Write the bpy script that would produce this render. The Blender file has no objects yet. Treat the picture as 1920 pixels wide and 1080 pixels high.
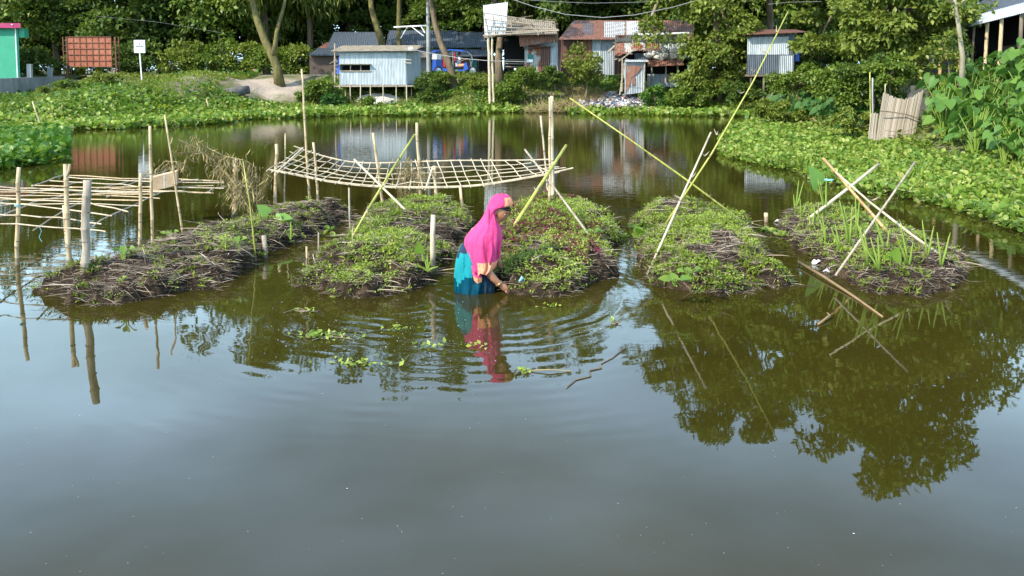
import bpy, bmesh, math, random
import numpy as np
from mathutils import Vector, Matrix, noise
random.seed(7); RNG = np.random.default_rng(7)
SC = bpy.context.scene; COL = SC.collection
R = math.radians
# ------------------------------------------------------------------ camera
CAM_H = 2.28; F = 1600.0; CX = 960.0; CY = 258.0; PITCH = math.atan(1600/20000.0)
cd = bpy.data.cameras.new('camera'); cam = bpy.data.objects.new('camera', cd); COL.objects.link(cam)
cam.location = (0, 0, CAM_H); cam.rotation_euler = (math.pi/2 - PITCH, 0, 0)
cd.sensor_fit = 'HORIZONTAL'; cd.sensor_width = 36; cd.lens = 36*F/1920; cd.shift_y = -(540-CY)/1920
cd.clip_start = 0.1; cd.clip_end = 2000; SC.camera = cam
# ------------------------------------------------------------------ light
SUN_EL = 40; SUN_AZ = 229     # azimuth clockwise from +Y: behind the camera, to the left
W = bpy.data.worlds.new('World'); SC.world = W; W.use_nodes = True
nt = W.node_tree; nt.nodes.clear()
def wn(t, **k):
    n = nt.nodes.new(t)
    for a, b in k.items(): setattr(n, a, b)
    return n
sky = wn('ShaderNodeTexSky', sky_type='NISHITA', sun_disc=False, sun_elevation=R(SUN_EL), sun_rotation=R(SUN_AZ), air_density=1.3, dust_density=2.0, ozone_density=1.5)
tc = wn('ShaderNodeTexCoord'); mp = wn('ShaderNodeMapping'); mp.inputs['Scale'].default_value = (1.0, 1.0, 3.2)
nz = wn('ShaderNodeTexNoise'); nz.inputs['Scale'].default_value = 1.7; nz.inputs['Detail'].default_value = 6; nz.inputs['Roughness'].default_value = 0.5
cr = wn('ShaderNodeValToRGB'); cr.color_ramp.elements[0].position = 0.40; cr.color_ramp.elements[1].position = 0.72
cr.color_ramp.elements[0].color = (0.35, 0.35, 0.35, 1); cr.color_ramp.elements[1].color = (0.95, 0.95, 0.95, 1)
mx = wn('ShaderNodeMix', data_type='RGBA'); mx.inputs['B'].default_value = (9.8, 12.6, 16.2, 1)
bg = wn('ShaderNodeBackground'); bg.inputs['Strength'].default_value = 0.12; wo = wn('ShaderNodeOutputWorld')
L = nt.links.new
L(tc.outputs['Generated'], mp.inputs['Vector']); L(mp.outputs[0], nz.inputs['Vector']); L(nz.outputs[0], cr.inputs[0])
gs = wn('ShaderNodeSeparateXYZ'); gr = wn('ShaderNodeValToRGB'); L(tc.outputs['Generated'], gs.inputs[0]); L(gs.outputs[2], gr.inputs[0])
gr.color_ramp.elements[0].position = 0.24; gr.color_ramp.elements[0].color = (.52, .80, 1.0, 1); gr.color_ramp.elements[1].position = 0.52; gr.color_ramp.elements[1].color = (.31, .48, .72, 1)   # clouds: bright blue-grey low down, duller overhead
e3 = gr.color_ramp.elements.new(.72); e3.color = (.16, .23, .35, 1); e4 = gr.color_ramp.elements.new(.38); e4.color = (.44, .66, .92, 1)
gm = wn('ShaderNodeVectorMath', operation='SCALE'); gm.inputs['Scale'].default_value = 28.5; L(gr.outputs[0], gm.inputs[0]); L(gm.outputs[0], mx.inputs['B'])
L(cr.outputs[0], mx.inputs['Factor']); L(sky.outputs[0], mx.inputs['A']); L(mx.outputs['Result'], bg.inputs['Color']); L(bg.outputs[0], wo.inputs[0])
sd = bpy.data.lights.new('sun', 'SUN'); sun = bpy.data.objects.new('sun', sd); COL.objects.link(sun)
sd.energy = 5.0; sd.angle = R(0.6); sd.color = (1.0, 0.93, 0.80)
az = R(SUN_AZ); el = R(SUN_EL)
sdir = Vector((math.sin(az)*math.cos(el), math.cos(az)*math.cos(el), math.sin(el)))
sun.rotation_euler = sdir.to_track_quat('Z', 'Y').to_euler()
SC.view_settings.view_transform = 'Standard'; SC.view_settings.look = 'None'
SC.view_settings.exposure = 0.68; SC.view_settings.gamma = 1
SC.render.engine = 'CYCLES'
SC.cycles.max_bounces = 6; SC.cycles.diffuse_bounces = 3; SC.cycles.glossy_bounces = 3; SC.cycles.transmission_bounces = 3; SC.cycles.transparent_max_bounces = 4
SC.cycles.sample_clamp_indirect = 6

# ------------------------------------------------------------------ pixel <-> world
cp, sp = math.cos(PITCH), math.sin(PITCH)
def ray(x, y):
    a = (x-CX)/F; b = -(y-CY)/F
    return Vector((a, cp + b*sp, -sp + b*cp))
def G(x, y, z=0.0):            # point of height z seen at that place
    d = ray(x, y); t = (z-CAM_H)/d.z
    return Vector((d.x*t, d.y*t, z))
def D(x, y, Y):                # point at distance Y
    d = ray(x, y); t = Y/d.y
    return Vector((d.x*t, Y, CAM_H + d.z*t))
# ------------------------------------------------------------------ tagging
def tag(o, label=None, cat=None, group=None, kind=None):
    if label: o['label'] = label
    if cat: o['category'] = cat
    if group: o['group'] = group
    if kind: o['kind'] = kind
    return o
def thing(name, label, cat, loc=(0, 0, 0), group=None):
    o = bpy.data.objects.new(name, None); COL.objects.link(o); o.empty_display_size = 0.2
    o.location = loc
    return tag(o, label, cat, group)
def wloc(o):
    v = Vector((0, 0, 0))
    while o is not None: v += o.location; o = o.parent
    return v
def copy_tree(o, loc=None, rz=None, sc=None, parent=None, **k):
    c = o.copy(); COL.objects.link(c); c.parent = parent
    if loc is not None: c.location = loc
    if rz is not None: c.rotation_euler = (0, 0, rz)
    if sc is not None: c.scale = sc if not isinstance(sc, (int, float)) else (sc,)*3
    if k: tag(c, **k)
    for ch in [q for q in bpy.data.objects if q.parent == o]: copy_tree(ch, parent=c)
    return c
# ------------------------------------------------------------------ mesh building (always in world coordinates, origin moved to the base)
def link_mesh(name, me, mat, parent=None, origin=None, smooth=False):
    o = bpy.data.objects.new(name, me); COL.objects.link(o)
    for m in (mat if isinstance(mat, (list, tuple)) else [mat]): me.materials.append(m)
    off = wloc(parent) if parent is not None else (Vector(origin) if origin is not None else Vector((0, 0, 0)))
    if off.length > 0: me.transform(Matrix.Translation(-off))
    if parent is not None: o.parent = parent
    else: o.location = off
    if smooth:
        me.polygons.foreach_set('use_smooth', [True]*len(me.polygons))
    me.update()
    return o
class MB:
    def __init__(s): s.v = []; s.f = []; s.m = []
    def quad(s, a, b, c, d, m=0):
        n = len(s.v); s.v += [tuple(a), tuple(b), tuple(c), tuple(d)]; s.f.append((n, n+1, n+2, n+3)); s.m.append(m)
    def box(s, x0, y0, z0, x1, y1, z1, m=0):
        n = len(s.v)
        s.v += [(x0,y0,z0),(x1,y0,z0),(x1,y1,z0),(x0,y1,z0),(x0,y0,z1),(x1,y0,z1),(x1,y1,z1),(x0,y1,z1)]
        for f in [(3,2,1,0),(4,5,6,7),(0,1,5,4),(1,2,6,5),(2,3,7,6),(3,0,4,7)]: s.f.append(tuple(n+i for i in f)); s.m.append(m)
    def beam(s, a, b, w, h, m=0):
        a = Vector(a); b = Vector(b); d = (b-a).normalized()
        u = d.cross(Vector((0, 0, 1)))
        if u.length < 1e-3: u = Vector((1, 0, 0))
        u.normalize(); v = u.cross(d)
        n = len(s.v)
        for p in (a, b):
            for i, j in ((-1,-1),(1,-1),(1,1),(-1,1)): s.v.append(tuple(p+u*i*w/2+v*j*h/2))
        for f in [(3,2,1,0),(4,5,6,7),(0,1,5,4),(1,2,6,5),(2,3,7,6),(3,0,4,7)]: s.f.append(tuple(n+i for i in f)); s.m.append(m)
    def tube(s, pts, rad, seg=8, m=0, cap=True, flat=1.0, wob=0):
        pts = [Vector(p) for p in pts]
        if isinstance(rad, (int, float)): rad = [rad]*len(pts)
        n0 = len(s.v); k = len(pts); pu = None
        for i, p in enumerate(pts):
            d = (pts[min(i+1, k-1)]-pts[max(i-1, 0)])
            if d.length < 1e-9: d = Vector((0, 0, 1))
            d.normalize()
            if pu is None:
                u = d.cross(Vector((0, 1, 0.013)))
                if u.length < 1e-2: u = d.cross(Vector((1, 0, 0)))
            else: u = pu - d*pu.dot(d)
            u.normalize(); v = d.cross(u); pu = u
            for j in range(seg):
                a = 2*math.pi*j/seg; rr = rad[i]*(1+(random.uniform(-wob, wob) if wob else 0))
                s.v.append(tuple(p+u*math.cos(a)*rr+v*math.sin(a)*rr*flat))
        for i in range(k-1):
            for j in range(seg):
                a = n0+i*seg+j; b = n0+i*seg+(j+1) % seg
                s.f.append((a, b, b+seg, a+seg)); s.m.append(m)
        if cap:
            s.f.append(tuple(n0+j for j in range(seg))[::-1]); s.m.append(m)
            s.f.append(tuple(n0+(k-1)*seg+j for j in range(seg))); s.m.append(m)
    def loft(s, rings, m=0, cap=True, closed=True):
        n0 = len(s.v); k = len(rings[0])
        for r in rings: s.v += [tuple(p) for p in r]
        for i in range(len(rings)-1):
            for j in range(k if closed else k-1):
                a = n0+i*k+j; b = n0+i*k+(j+1) % k
                s.f.append((a, b, b+k, a+k)); s.m.append(m)
        if cap and closed:
            s.f.append(tuple(n0+j for j in range(k))[::-1]); s.m.append(m)
            s.f.append(tuple(n0+(len(rings)-1)*k+j for j in range(k))); s.m.append(m)
    def ball(s, c, r, seg=12, rings=8, m=0, fn=None):
        c = Vector(c); r = Vector((r, r, r)) if isinstance(r, (int, float)) else Vector(r)
        R_ = []
        for i in range(rings+1):
            t = math.pi*(0.002+0.996*i/rings); ring = []
            for j in range(seg):
                a = 2*math.pi*j/seg
                q = Vector((math.sin(t)*math.cos(a), math.sin(t)*math.sin(a), math.cos(t)))
                if fn: q = q*fn(q)
                ring.append((c.x+q.x*r.x, c.y+q.y*r.y, c.z+q.z*r.z))
            R_.append(ring)
        s.loft(R_[::-1], m)
    def corr(s, A, B, C, D_, pitch=0.11, amp=0.018, m=0, rows=1, jag=0.0):
        # corrugated sheet, corners A B (one edge) D C (the other); waves run along A->B
        A, B, C, D_ = map(Vector, (A, B, C, D_))
        n = max(2, int(round((B-A).length/pitch)))*4
        nrm = (B-A).cross(D_-A).normalized(); n0 = len(s.v)
        js = [random.uniform(0, jag) for _ in range(n//16+2)]
        for j in range(rows+1):
            for i in range(n+1):
                u = i/n; t = j/rows
                if j == 0 and jag: t = -js[i//16]
                p = A.lerp(B, u).lerp(D_.lerp(C, u), t)
                s.v.append(tuple(p+nrm*amp*math.sin(i*math.pi/2)))
        for j in range(rows):
            for i in range(n):
                a = n0+j*(n+1)+i; s.f.append((a, a+1, a+n+2, a+n+1)); s.m.append(m)
    def build(s, name, mat, parent=None, origin=None, smooth=False):
        me = bpy.data.meshes.new(name); me.from_pydata(s.v, [], s.f)
        o = link_mesh(name, me, mat, parent, origin, smooth)
        if max(s.m, default=0) > 0: me.polygons.foreach_set('material_index', s.m)
        return o
def np_mesh(name, V, Fc):
    me = bpy.data.meshes.new(name); V = np.asarray(V, np.float32); Fc = np.asarray(Fc, np.int32)
    n, k = Fc.shape
    me.vertices.add(len(V)); me.vertices.foreach_set('co', V.ravel())
    me.loops.add(n*k); me.loops.foreach_set('vertex_index', Fc.ravel())
    me.polygons.add(n); me.polygons.foreach_set('loop_start', np.arange(0, n*k, k, dtype=np.int32))
    me.update(calc_edges=True); me.validate()
    return me
def norm(a): return a/np.maximum(np.linalg.norm(a, axis=1, keepdims=True), 1e-9)
def orient(dirs, ups):          # leaf y axis along dirs, z axis near ups
    y = norm(dirs); x = norm(np.cross(y, ups)); z = np.cross(x, y)
    return np.stack([x, y, z], axis=2)
def scat(tv, tf, P, M, S):
    tv = np.asarray(tv, float); tf = np.asarray(tf, int); S = np.asarray(S)
    if S.ndim == 1: S = S[:, None, None]
    else: S = S[:, None, :]
    V = np.einsum('nij,nkj->nki', M, tv[None]*S)+P[:, None, :]
    Fc = tf[None]+(np.arange(len(P))*len(tv))[:, None, None]
    return V.reshape(-1, 3), Fc.reshape(-1, tf.shape[1])
def joinm(parts):
    Vs, Fs, n = [], [], 0
    for V, Fc in parts: Vs.append(V); Fs.append(Fc+n); n += len(V)
    return np.concatenate(Vs), np.concatenate(Fs)
LEAF_V = [(0,0,0), (.30,.42,.06), (0,1,-.10), (-.30,.42,.06), (0,.45,0)]
LEAF_F = [(0,1,4), (1,2,4), (2,3,4), (3,0,4)]
LONG_V = [(0,0,0), (.13,.45,.04), (0,1,-.22), (-.13,.45,.04)]; LONG_F = [(0,1,2), (0,2,3)]
ROUND_V = [(0,0,0)]+[(0.5*math.sin(a)*1.0, 0.5-0.5*math.cos(a), 0.10*abs(math.sin(a))+0.03*math.sin(3*a)) for a in [2*math.pi*(i+.5)/8 for i in range(8)]]+[(0, .5, -.02)]
ROUND_F = [(9, 1+i, 1+(i+1) % 8) for i in range(8)]
HEART = [(0,.05), (.20,-.14), (.38,-.08), (.46,.16), (.40,.45), (.20,.80), (0,1.05), (-.20,.80), (-.40,.45), (-.46,.16), (-.38,-.08), (-.20,-.14)]
HEART_V = [(x, y, .16*abs(x)+(-.10*(y-.3)**2)+.02*math.sin(9*y)*(abs(x) > .3)) for x, y in HEART]+[(0, .25, -.02), (0, .65, -.03)]
HEART_F = [(12,0,1), (12,1,2), (12,2,3), (12,3,4), (12,4,13), (13,4,5), (13,5,6), (13,6,7), (13,7,8), (12,13,8), (12,8,9), (12,9,10), (12,10,11), (12,11,0)]
STRAW_V = [(-.012,0,0), (.012,0,0), (-.014,.35,.05), (.014,.35,.05), (-.012,.7,.04), (.012,.7,.04), (0,1,-.02), (.004,1,-.02)]
STRAW_F = [(0,1,3,2), (2,3,5,4), (4,5,7,6)]
# ------------------------------------------------------------------ shoreline and terrain
def sdf(P, poly):              # signed distance, positive inside
    P = np.asarray(P, float); poly = np.asarray(poly, float)
    a = poly; b = np.roll(poly, -1, axis=0)
    best = np.full(len(P), 1e9); ins = np.zeros(len(P), bool)
    for (ax, ay), (bx, by) in zip(a, b):
        ex, ey = bx-ax, by-ay
        wx, wy = P[:, 0]-ax, P[:, 1]-ay
        t = np.clip((wx*ex+wy*ey)/(ex*ex+ey*ey+1e-12), 0, 1)
        best = np.minimum(best, (wx-t*ex)**2+(wy-t*ey)**2)
        c = ((ay > P[:, 1]) != (by > P[:, 1])) & (P[:, 0] < (bx-ax)*(P[:, 1]-ay)/(by-ay+1e-12)+ax)
        ins ^= c
    d = np.sqrt(best)
    return np.where(ins, d, -d)
def sst(a, b, x): t = np.clip((x-a)/(b-a), 0, 1); return t*t*(3-2*t)
SHORE = [(-14, 1.2), (-13.5, 9), (-14.5, 17), (-17.5, 26), (-18.3, 31.5), (-17, 35), (-13, 41.5), (-10.3, 46.6), (-5, 47), (-2, 45.6),
         (2, 45.4), (7.2, 45.2), (11.5, 43.5), (11.2, 38.5), (10.6, 31), (10.6, 25), (11.3, 21.5), (11.0, 17.5), (12, 10), (13, 1.2)]
def vnoise(x, y, s, seed=0):
    # cheap smooth value noise
    x = x*s+seed*17.3; y = y*s-seed*9.1
    xi = np.floor(x); yi = np.floor(y); xf = x-xi; yf = y-yi
    xf = xf*xf*(3-2*xf); yf = yf*yf*(3-2*yf)
    h = lambda a, b: np.modf(np.abs(np.sin(a*127.1+b*311.7+seed)*43758.5453))[0]
    return (h(xi, yi)*(1-xf)+h(xi+1, yi)*xf)*(1-yf)+(h(xi, yi+1)*(1-xf)+h(xi+1, yi+1)*xf)*yf
def zg(x, y):
    x = np.atleast_1d(np.asarray(x, float)); y = np.atleast_1d(np.asarray(y, float))
    t = -sdf(np.stack([x, y], 1), SHORE)
    sh = sst(-25, -28.5, x)*6; left = sst(-17, -22, x)*(1-sst(44+sh*1.8, 55+sh*.75, y))
    right = sst(8, 11, x)*(1-sst(36, 44, y))
    T = 1.86*(1-left)+0.75*left; T = T*(1-right)+2.3*right
    Wd = 7.0*(1-right)+6.5*right
    near = 1-sst(-3, 3, y); T = T*(1-near)+0.9*near
    z = T*sst(0, 1, t/Wd)*0.9+T*0.1*np.clip(t/1.0, 0, 1)
    bump = (vnoise(x, y, .6, 1)-.5)*.35+(vnoise(x, y, 1.7, 2)-.5)*.16
    z = z+bump*np.clip(t/2, 0, 1)*(1-sst(51, 53.5, y)*.85)
    return np.where(t < 0, np.maximum(t*.6, -.9), z)
def zg1(x, y): return float(zg(x, y)[0])
# ------------------------------------------------------------------ materials
def srgb(r, g, b):
    f = lambda c: (c/255/12.92) if c/255 <= .04045 else ((c/255+.055)/1.055)**2.4
    return (f(r), f(g), f(b), 1)
class NT:
    def __init__(s, name):
        s.m = bpy.data.materials.new(name); s.m.use_nodes = True; s.t = s.m.node_tree; s.t.nodes.clear()
        s.out = s.n('ShaderNodeOutputMaterial'); s.b = s.n('ShaderNodeBsdfPrincipled'); s.l(s.b.outputs[0], s.out.inputs[0])
    def n(s, t, **k):
        x = s.t.nodes.new(t)
        for a, b in k.items(): setattr(x, a, b)
        return x
    def l(s, a, b): s.t.links.new(a, b)
    def val(s, sock, v):
        if hasattr(v, 'is_linked') or hasattr(v, 'links'): s.l(v, sock)
        else: sock.default_value = v
    def coord(s, scale=(1, 1, 1), rot=(0, 0, 0), which='Object'):
        a = s.n('ShaderNodeTexCoord'); m = s.n('ShaderNodeMapping'); m.inputs['Scale'].default_value = scale; m.inputs['Rotation'].default_value = rot
        s.l(a.outputs[which], m.inputs[0]); return m.outputs[0]
    def noise(s, vec, scale=5, detail=4, rough=.55, dist=0):
        x = s.n('ShaderNodeTexNoise'); s.l(vec, x.inputs['Vector']); x.inputs['Scale'].default_value = scale
        x.inputs['Detail'].default_value = detail; x.inputs['Roughness'].default_value = rough; x.inputs['Distortion'].default_value = dist
        return x.outputs[0]
    def ramp(s, fac, stops, interp='LINEAR'):
        x = s.n('ShaderNodeValToRGB'); s.l(fac, x.inputs[0]); e = x.color_ramp.elements; x.color_ramp.interpolation = interp
        while len(e) < len(stops): e.new(0.5)
        for i, (p, c) in enumerate(stops): e[i].position = p; e[i].color = c if len(c) == 4 else (*c, 1)
        return x.outputs[0]
    def mix(s, fac, a, b, mode='MIX'):
        x = s.n('ShaderNodeMix', data_type='RGBA', blend_type=mode); s.val(x.inputs[0], fac); s.val(x.inputs[6], a); s.val(x.inputs[7], b); return x.outputs[2]
    def math(s, op, a, b=0.0, c=0.0):
        x = s.n('ShaderNodeMath', operation=op); s.val(x.inputs[0], a); s.val(x.inputs[1], b); s.val(x.inputs[2], c); return x.outputs[0]
    def bump(s, h, st=.3, dist=.02):
        x = s.n('ShaderNodeBump'); s.l(h, x.inputs['Height']); x.inputs['Strength'].default_value = st; x.inputs['Distance'].default_value = dist
        s.l(x.outputs[0], s.b.inputs['Normal'])
    def base(s, c, rough=.7, spec=.3, metal=0):
        s.val(s.b.inputs['Base Color'], c); s.val(s.b.inputs['Roughness'], rough); s.b.inputs['Specular IOR Level'].default_value = spec; s.b.inputs['Metallic'].default_value = metal
        return s.m
def two(name, c1, c2, scale=4, rough=.75, bump=.2, detail=5, stretch=(1, 1, 1), spec=.25, c3=None):
    t = NT(name); v = t.coord(stretch); n = t.noise(v, scale, detail)
    st = [(.32, c1), (.68, c2)] if c3 is None else [(.3, c1), (.52, c2), (.7, c3)]
    c = t.ramp(n, st)
    n2 = t.noise(v, scale*6, 3)
    c = t.mix(t.math('MULTIPLY', n2, .35), c, tuple(x*.45 for x in c1[:3])+(1,))
    t.base(c, rough, spec)
    if bump: t.bump(n2, bump, .02)
    return t.m
def leafmat(name, cols, rough=.42, trans=.35, spec=.22):
    if name not in ('straw', 'dry', 'amaranth'): cols = [(c[0]*.95, c[1]*1.02, c[2]*.85, 1) for c in cols]
    t = NT(name); g = t.n('ShaderNodeNewGeometry'); k = len(cols)
    c = t.ramp(g.outputs['Random Per Island'], [(i/(k-1), q) for i, q in enumerate(cols)])
    v = t.coord(); n = t.noise(v, .45, 3)
    c = t.mix(t.ramp(n, [(.35, (0, 0, 0, 1)), (.7, (1, 1, 1, 1))]), t.mix(.5, c, cols[0]), c)
    t.base(c, rough, spec)
    tr = t.n('ShaderNodeBsdfTranslucent'); t.l(t.mix(1.0, c, (1.25, 1.25, .6, 1), 'MULTIPLY'), tr.inputs[0])
    ms = t.n('ShaderNodeMixShader'); ms.inputs[0].default_value = trans
    t.l(t.b.outputs[0], ms.inputs[1]); t.l(tr.outputs[0], ms.inputs[2]); t.l(ms.outputs[0], t.out.inputs[0])
    return t.m
M = {}
M['leaf_dark'] = leafmat('leaf_dark', [(.050,.085,.022,1), (.085,.130,.030,1), (.13,.18,.040,1), (.19,.23,.055,1)])
M['leaf_mid'] = leafmat('leaf_mid', [(.07,.115,.022,1), (.12,.175,.032,1), (.18,.24,.045,1), (.26,.29,.06,1)])
M['leaf_olive'] = leafmat('leaf_olive', [(.10,.135,.028,1), (.16,.20,.04,1), (.23,.26,.055,1), (.31,.31,.08,1)])
M['leaf_yellow'] = leafmat('leaf_yellow', [(.12,.15,.03,1), (.18,.21,.04,1), (.26,.26,.06,1)])
M['hyacinth'] = leafmat('hyacinth', [(.085,.155,.028,1), (.15,.235,.038,1), (.23,.315,.055,1), (.33,.38,.085,1), (.43,.39,.16,1)], rough=.4, spec=.25)
M['hyacinth_deep'] = leafmat('hyacinth_deep', [(.05,.12,.02,1), (.08,.17,.03,1), (.13,.23,.04,1), (.22,.28,.06,1)], rough=.4, spec=.25)
M['taro'] = leafmat('taro', [(.07,.15,.035,1), (.10,.19,.045,1), (.15,.25,.055,1), (.20,.28,.05,1)], rough=.45)
M['taro_dark'] = leafmat('taro_dark', [(.04,.10,.028,1), (.06,.13,.035,1), (.09,.17,.045,1)], rough=.4)
M['weed'] = leafmat('weed', [(.16,.22,.04,1), (.26,.33,.06,1), (.37,.43,.08,1), (.48,.48,.15,1)], spec=.2)
M['grass'] = leafmat('grass', [(.11,.16,.022,1), (.19,.25,.03,1), (.30,.31,.06,1)], spec=.2)
M['amaranth'] = leafmat('amaranth', [(.11,.014,.04,1), (.17,.02,.06,1), (.22,.03,.07,1), (.09,.08,.03,1)])
M['straw'] = leafmat('straw', [(.022,.015,.011,1), (.085,.055,.040,1), (.24,.175,.125,1), (.42,.33,.24,1), (.60,.51,.39,1)], trans=.05, rough=.8, spec=.2)
M['dry'] = leafmat('dry', [(.20,.15,.07,1), (.33,.27,.13,1), (.45,.38,.20,1)], trans=.15, rough=.8, spec=.2)
M['pale_leaf'] = leafmat('pale_leaf', [(.20,.33,.09,1), (.27,.42,.13,1)], trans=.45)
M['shoot'] = leafmat('shoot', [(.20,.30,.05,1), (.30,.38,.09,1), (.36,.42,.14,1)])
M['mud'] = two('mud', (.010,.007,.004,1), (.032,.022,.013,1), 11, .9, 1.0, spec=.12, c3=(.085,.058,.034,1))
M['bark'] = two('bark', (.09,.065,.04,1), (.22,.17,.11,1), 6, .9, .6, stretch=(1, 1, .25))
M['bark_pale'] = two('bark_pale', (.20,.17,.11,1), (.38,.34,.24,1), 6, .9, .6, stretch=(1, 1, .25))
M['moss_bark'] = two('moss_bark', (.07,.06,.03,1), (.19,.165,.05,1), 7, .9, .6, stretch=(1, 1, .3))
def bamboo(name, a, b, rough=.5):
    t = NT(name); v = t.coord((1, 1, 1)); n = t.noise(t.coord((14, 14, 2.0)), 3, 4); n2 = t.noise(v, 4, 3)
    c = t.ramp(n, [(.3, a), (.7, b)]); c = t.mix(t.ramp(n2, [(.5, (0,0,0,1)), (.75, (.55,.55,.55,1))]), c, tuple(x*.35 for x in a[:3])+(1,))
    gp = t.n('ShaderNodeNewGeometry'); sz = t.n('ShaderNodeSeparateXYZ'); t.l(gp.outputs['Position'], sz.inputs[0])
    wetm = t.math('LESS_THAN', t.math('ADD', sz.outputs[2], t.math('MULTIPLY', n2, .10)), .13)
    c = t.mix(t.math('MULTIPLY', wetm, .6), c, (.05,.04,.025,1))
    t.base(c, rough, .35); t.bump(n, .2, .004); return t.m
M['bamboo'] = bamboo('bamboo_dry', (.36,.25,.13,1), (.58,.45,.28,1))
M['bamboo_old'] = bamboo('bamboo_old', (.22,.17,.12,1), (.42,.36,.28,1), .7)
M['bamboo_white'] = bamboo('bamboo_white', (.38,.31,.21,1), (.58,.49,.35,1), .6)
M['bamboo_green'] = bamboo('bamboo_green', (.22,.24,.04,1), (.42,.40,.08,1), .4)
M['bamboo_orange'] = bamboo('bamboo_orange', (.36,.20,.08,1), (.55,.36,.16,1), .45)
M['node'] = two('bamboo_node', (.10,.075,.05,1), (.25,.19,.12,1), 30, .8, 0)
def tin(name, base, dark, rust=None, ramt=.55, streak=True):
    t = NT(name); v = t.coord((1, 1, 1)); n = t.noise(t.coord((5, 5, .7)), 1.2, 6, .65)
    c = t.ramp(n, [(.35, dark), (.65, base)])
    if rust is not None:
        r = t.noise(t.coord((1.3, 1.3, .8)), 1.1, 7, .65, .4)
        m = t.ramp(r, [(ramt, (0,0,0,1)), (ramt+.06, (1,1,1,1))])
        rc = t.ramp(t.noise(v, 3.5, 5), [(.3, tuple(x*.35 for x in rust[:3])+(1,)), (.7, rust)])
        c = t.mix(m, c, rc)
    t.base(c, .5, .4); return t.m
RUST = (.33,.115,.05,1)
M['tin_blue'] = tin('tin_blue', (.46,.50,.52,1), (.28,.32,.34,1))
M['tin_grey'] = tin('tin_grey', (.38,.42,.44,1), (.22,.25,.27,1), RUST, .62)
M['tin_white'] = tin('tin_white', (.55,.60,.62,1), (.42,.47,.50,1), (.28,.13,.08,1), .72)
M['tin_rust'] = tin('tin_rust', (.29,.135,.085,1), (.14,.065,.045,1), (.36,.31,.28,1), .58)
M['tin_brown'] = tin('tin_brown', (.16,.075,.055,1), (.085,.045,.04,1))
M['tin_patch'] = tin('tin_patch', (.45,.47,.46,1), (.28,.29,.28,1), RUST, .47)
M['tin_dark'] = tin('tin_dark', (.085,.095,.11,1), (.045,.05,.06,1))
M['tin_slate'] = tin('tin_slate', (.095,.115,.14,1), (.05,.065,.085,1), (.17,.08,.06,1), .72)
M['thatch'] = two('old_thatch', (.20,.17,.13,1), (.40,.35,.27,1), 8, .9, .6, stretch=(.4, 2, 2))
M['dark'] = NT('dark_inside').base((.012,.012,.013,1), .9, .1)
M['concrete'] = two('concrete', (.22,.23,.23,1), (.42,.43,.42,1), 2.2, .9, .25, stretch=(1, 1, .4))
M['concrete_dark'] = two('concrete_dark', (.07,.07,.065,1), (.17,.16,.15,1), 3, .9, .5)
M['green_paint'] = two('green_paint', (.035,.25,.15,1), (.05,.31,.19,1), 1.2, .7, .05)
M['magenta_paint'] = two('magenta_paint', (.30,.03,.10,1), (.38,.05,.13,1), 2, .6, .05)
M['white_paint'] = two('white_paint', (.62,.66,.68,1), (.78,.80,.80,1), 3, .6, .05)
M['black_paint'] = NT('black_paint').base((.03,.03,.03,1), .6, .3)
M['steel_rust'] = two('steel_rust', (.12,.055,.035,1), (.28,.13,.08,1), 8, .85, .2)
M['timber'] = two('timber', (.10,.075,.05,1), (.26,.21,.15,1), 5, .85, .3, stretch=(1, 1, .3))
M['sand'] = two('sand', (.42,.38,.32,1), (.62,.58,.50,1), 3, .95, .6)
M['road'] = two('road_dust', (.24,.20,.15,1), (.36,.31,.25,1), 1.5, .95, .3)
M['cardboard'] = two('cardboard', (.42,.27,.15,1), (.60,.42,.26,1), 5, .8, .3)
M['blue_plastic'] = NT('blue_plastic').base((.02,.09,.45,1), .35, .5)
M['red_plastic'] = NT('red_plastic').base((.45,.02,.02,1), .4, .5)
M['white_plastic'] = NT('white_plastic').base((.72,.74,.76,1), .35, .5)
M['teal_paint'] = NT('teal_paint').base((.02,.16,.14,1), .5, .3)
M['rubber'] = NT('rubber').base((.02,.02,.022,1), .8, .2)
M['steel'] = NT('steel').base((.45,.45,.46,1), .35, .5, .7)
M['cord'] = NT('cord').base((.20,.45,.55,1), .5, .3)
M['cable'] = NT('cable').base((.30,.30,.30,1), .6, .3)
def m_brick():
    t = NT('brick'); b = t.n('ShaderNodeTexBrick'); t.l(t.coord((1, 1, 1), (R(90), 0, 0)), b.inputs[0])
    b.inputs['Scale'].default_value = 4.5; b.inputs['Color1'].default_value = (.12,.075,.055,1); b.inputs['Color2'].default_value = (.07,.05,.04,1); b.inputs['Mortar'].default_value = (.15,.13,.11,1)
    n = t.noise(t.coord(), 3, 4); return t.base(t.mix(t.math('MULTIPLY', n, .7), b.outputs[0], (.05,.045,.04,1)), .9, .2)
M['brick'] = m_brick()
def m_panel():     # bare rusty billboard skin with streaks
    t = NT('billboard_skin'); n = t.noise(t.coord((6, 6, .8)), 1.5, 6, .7); n2 = t.noise(t.coord(), 1.5, 4)
    c = t.ramp(n, [(.28, (.20,.06,.035,1)), (.5, (.31,.105,.06,1)), (.75, (.42,.19,.12,1))])
    c = t.mix(t.ramp(n2, [(.5, (0,0,0,1)), (.8, (.5,.5,.5,1))]), c, (.52,.27,.17,1)); return t.base(c, .8, .2)
M['billboard'] = m_panel()
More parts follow.
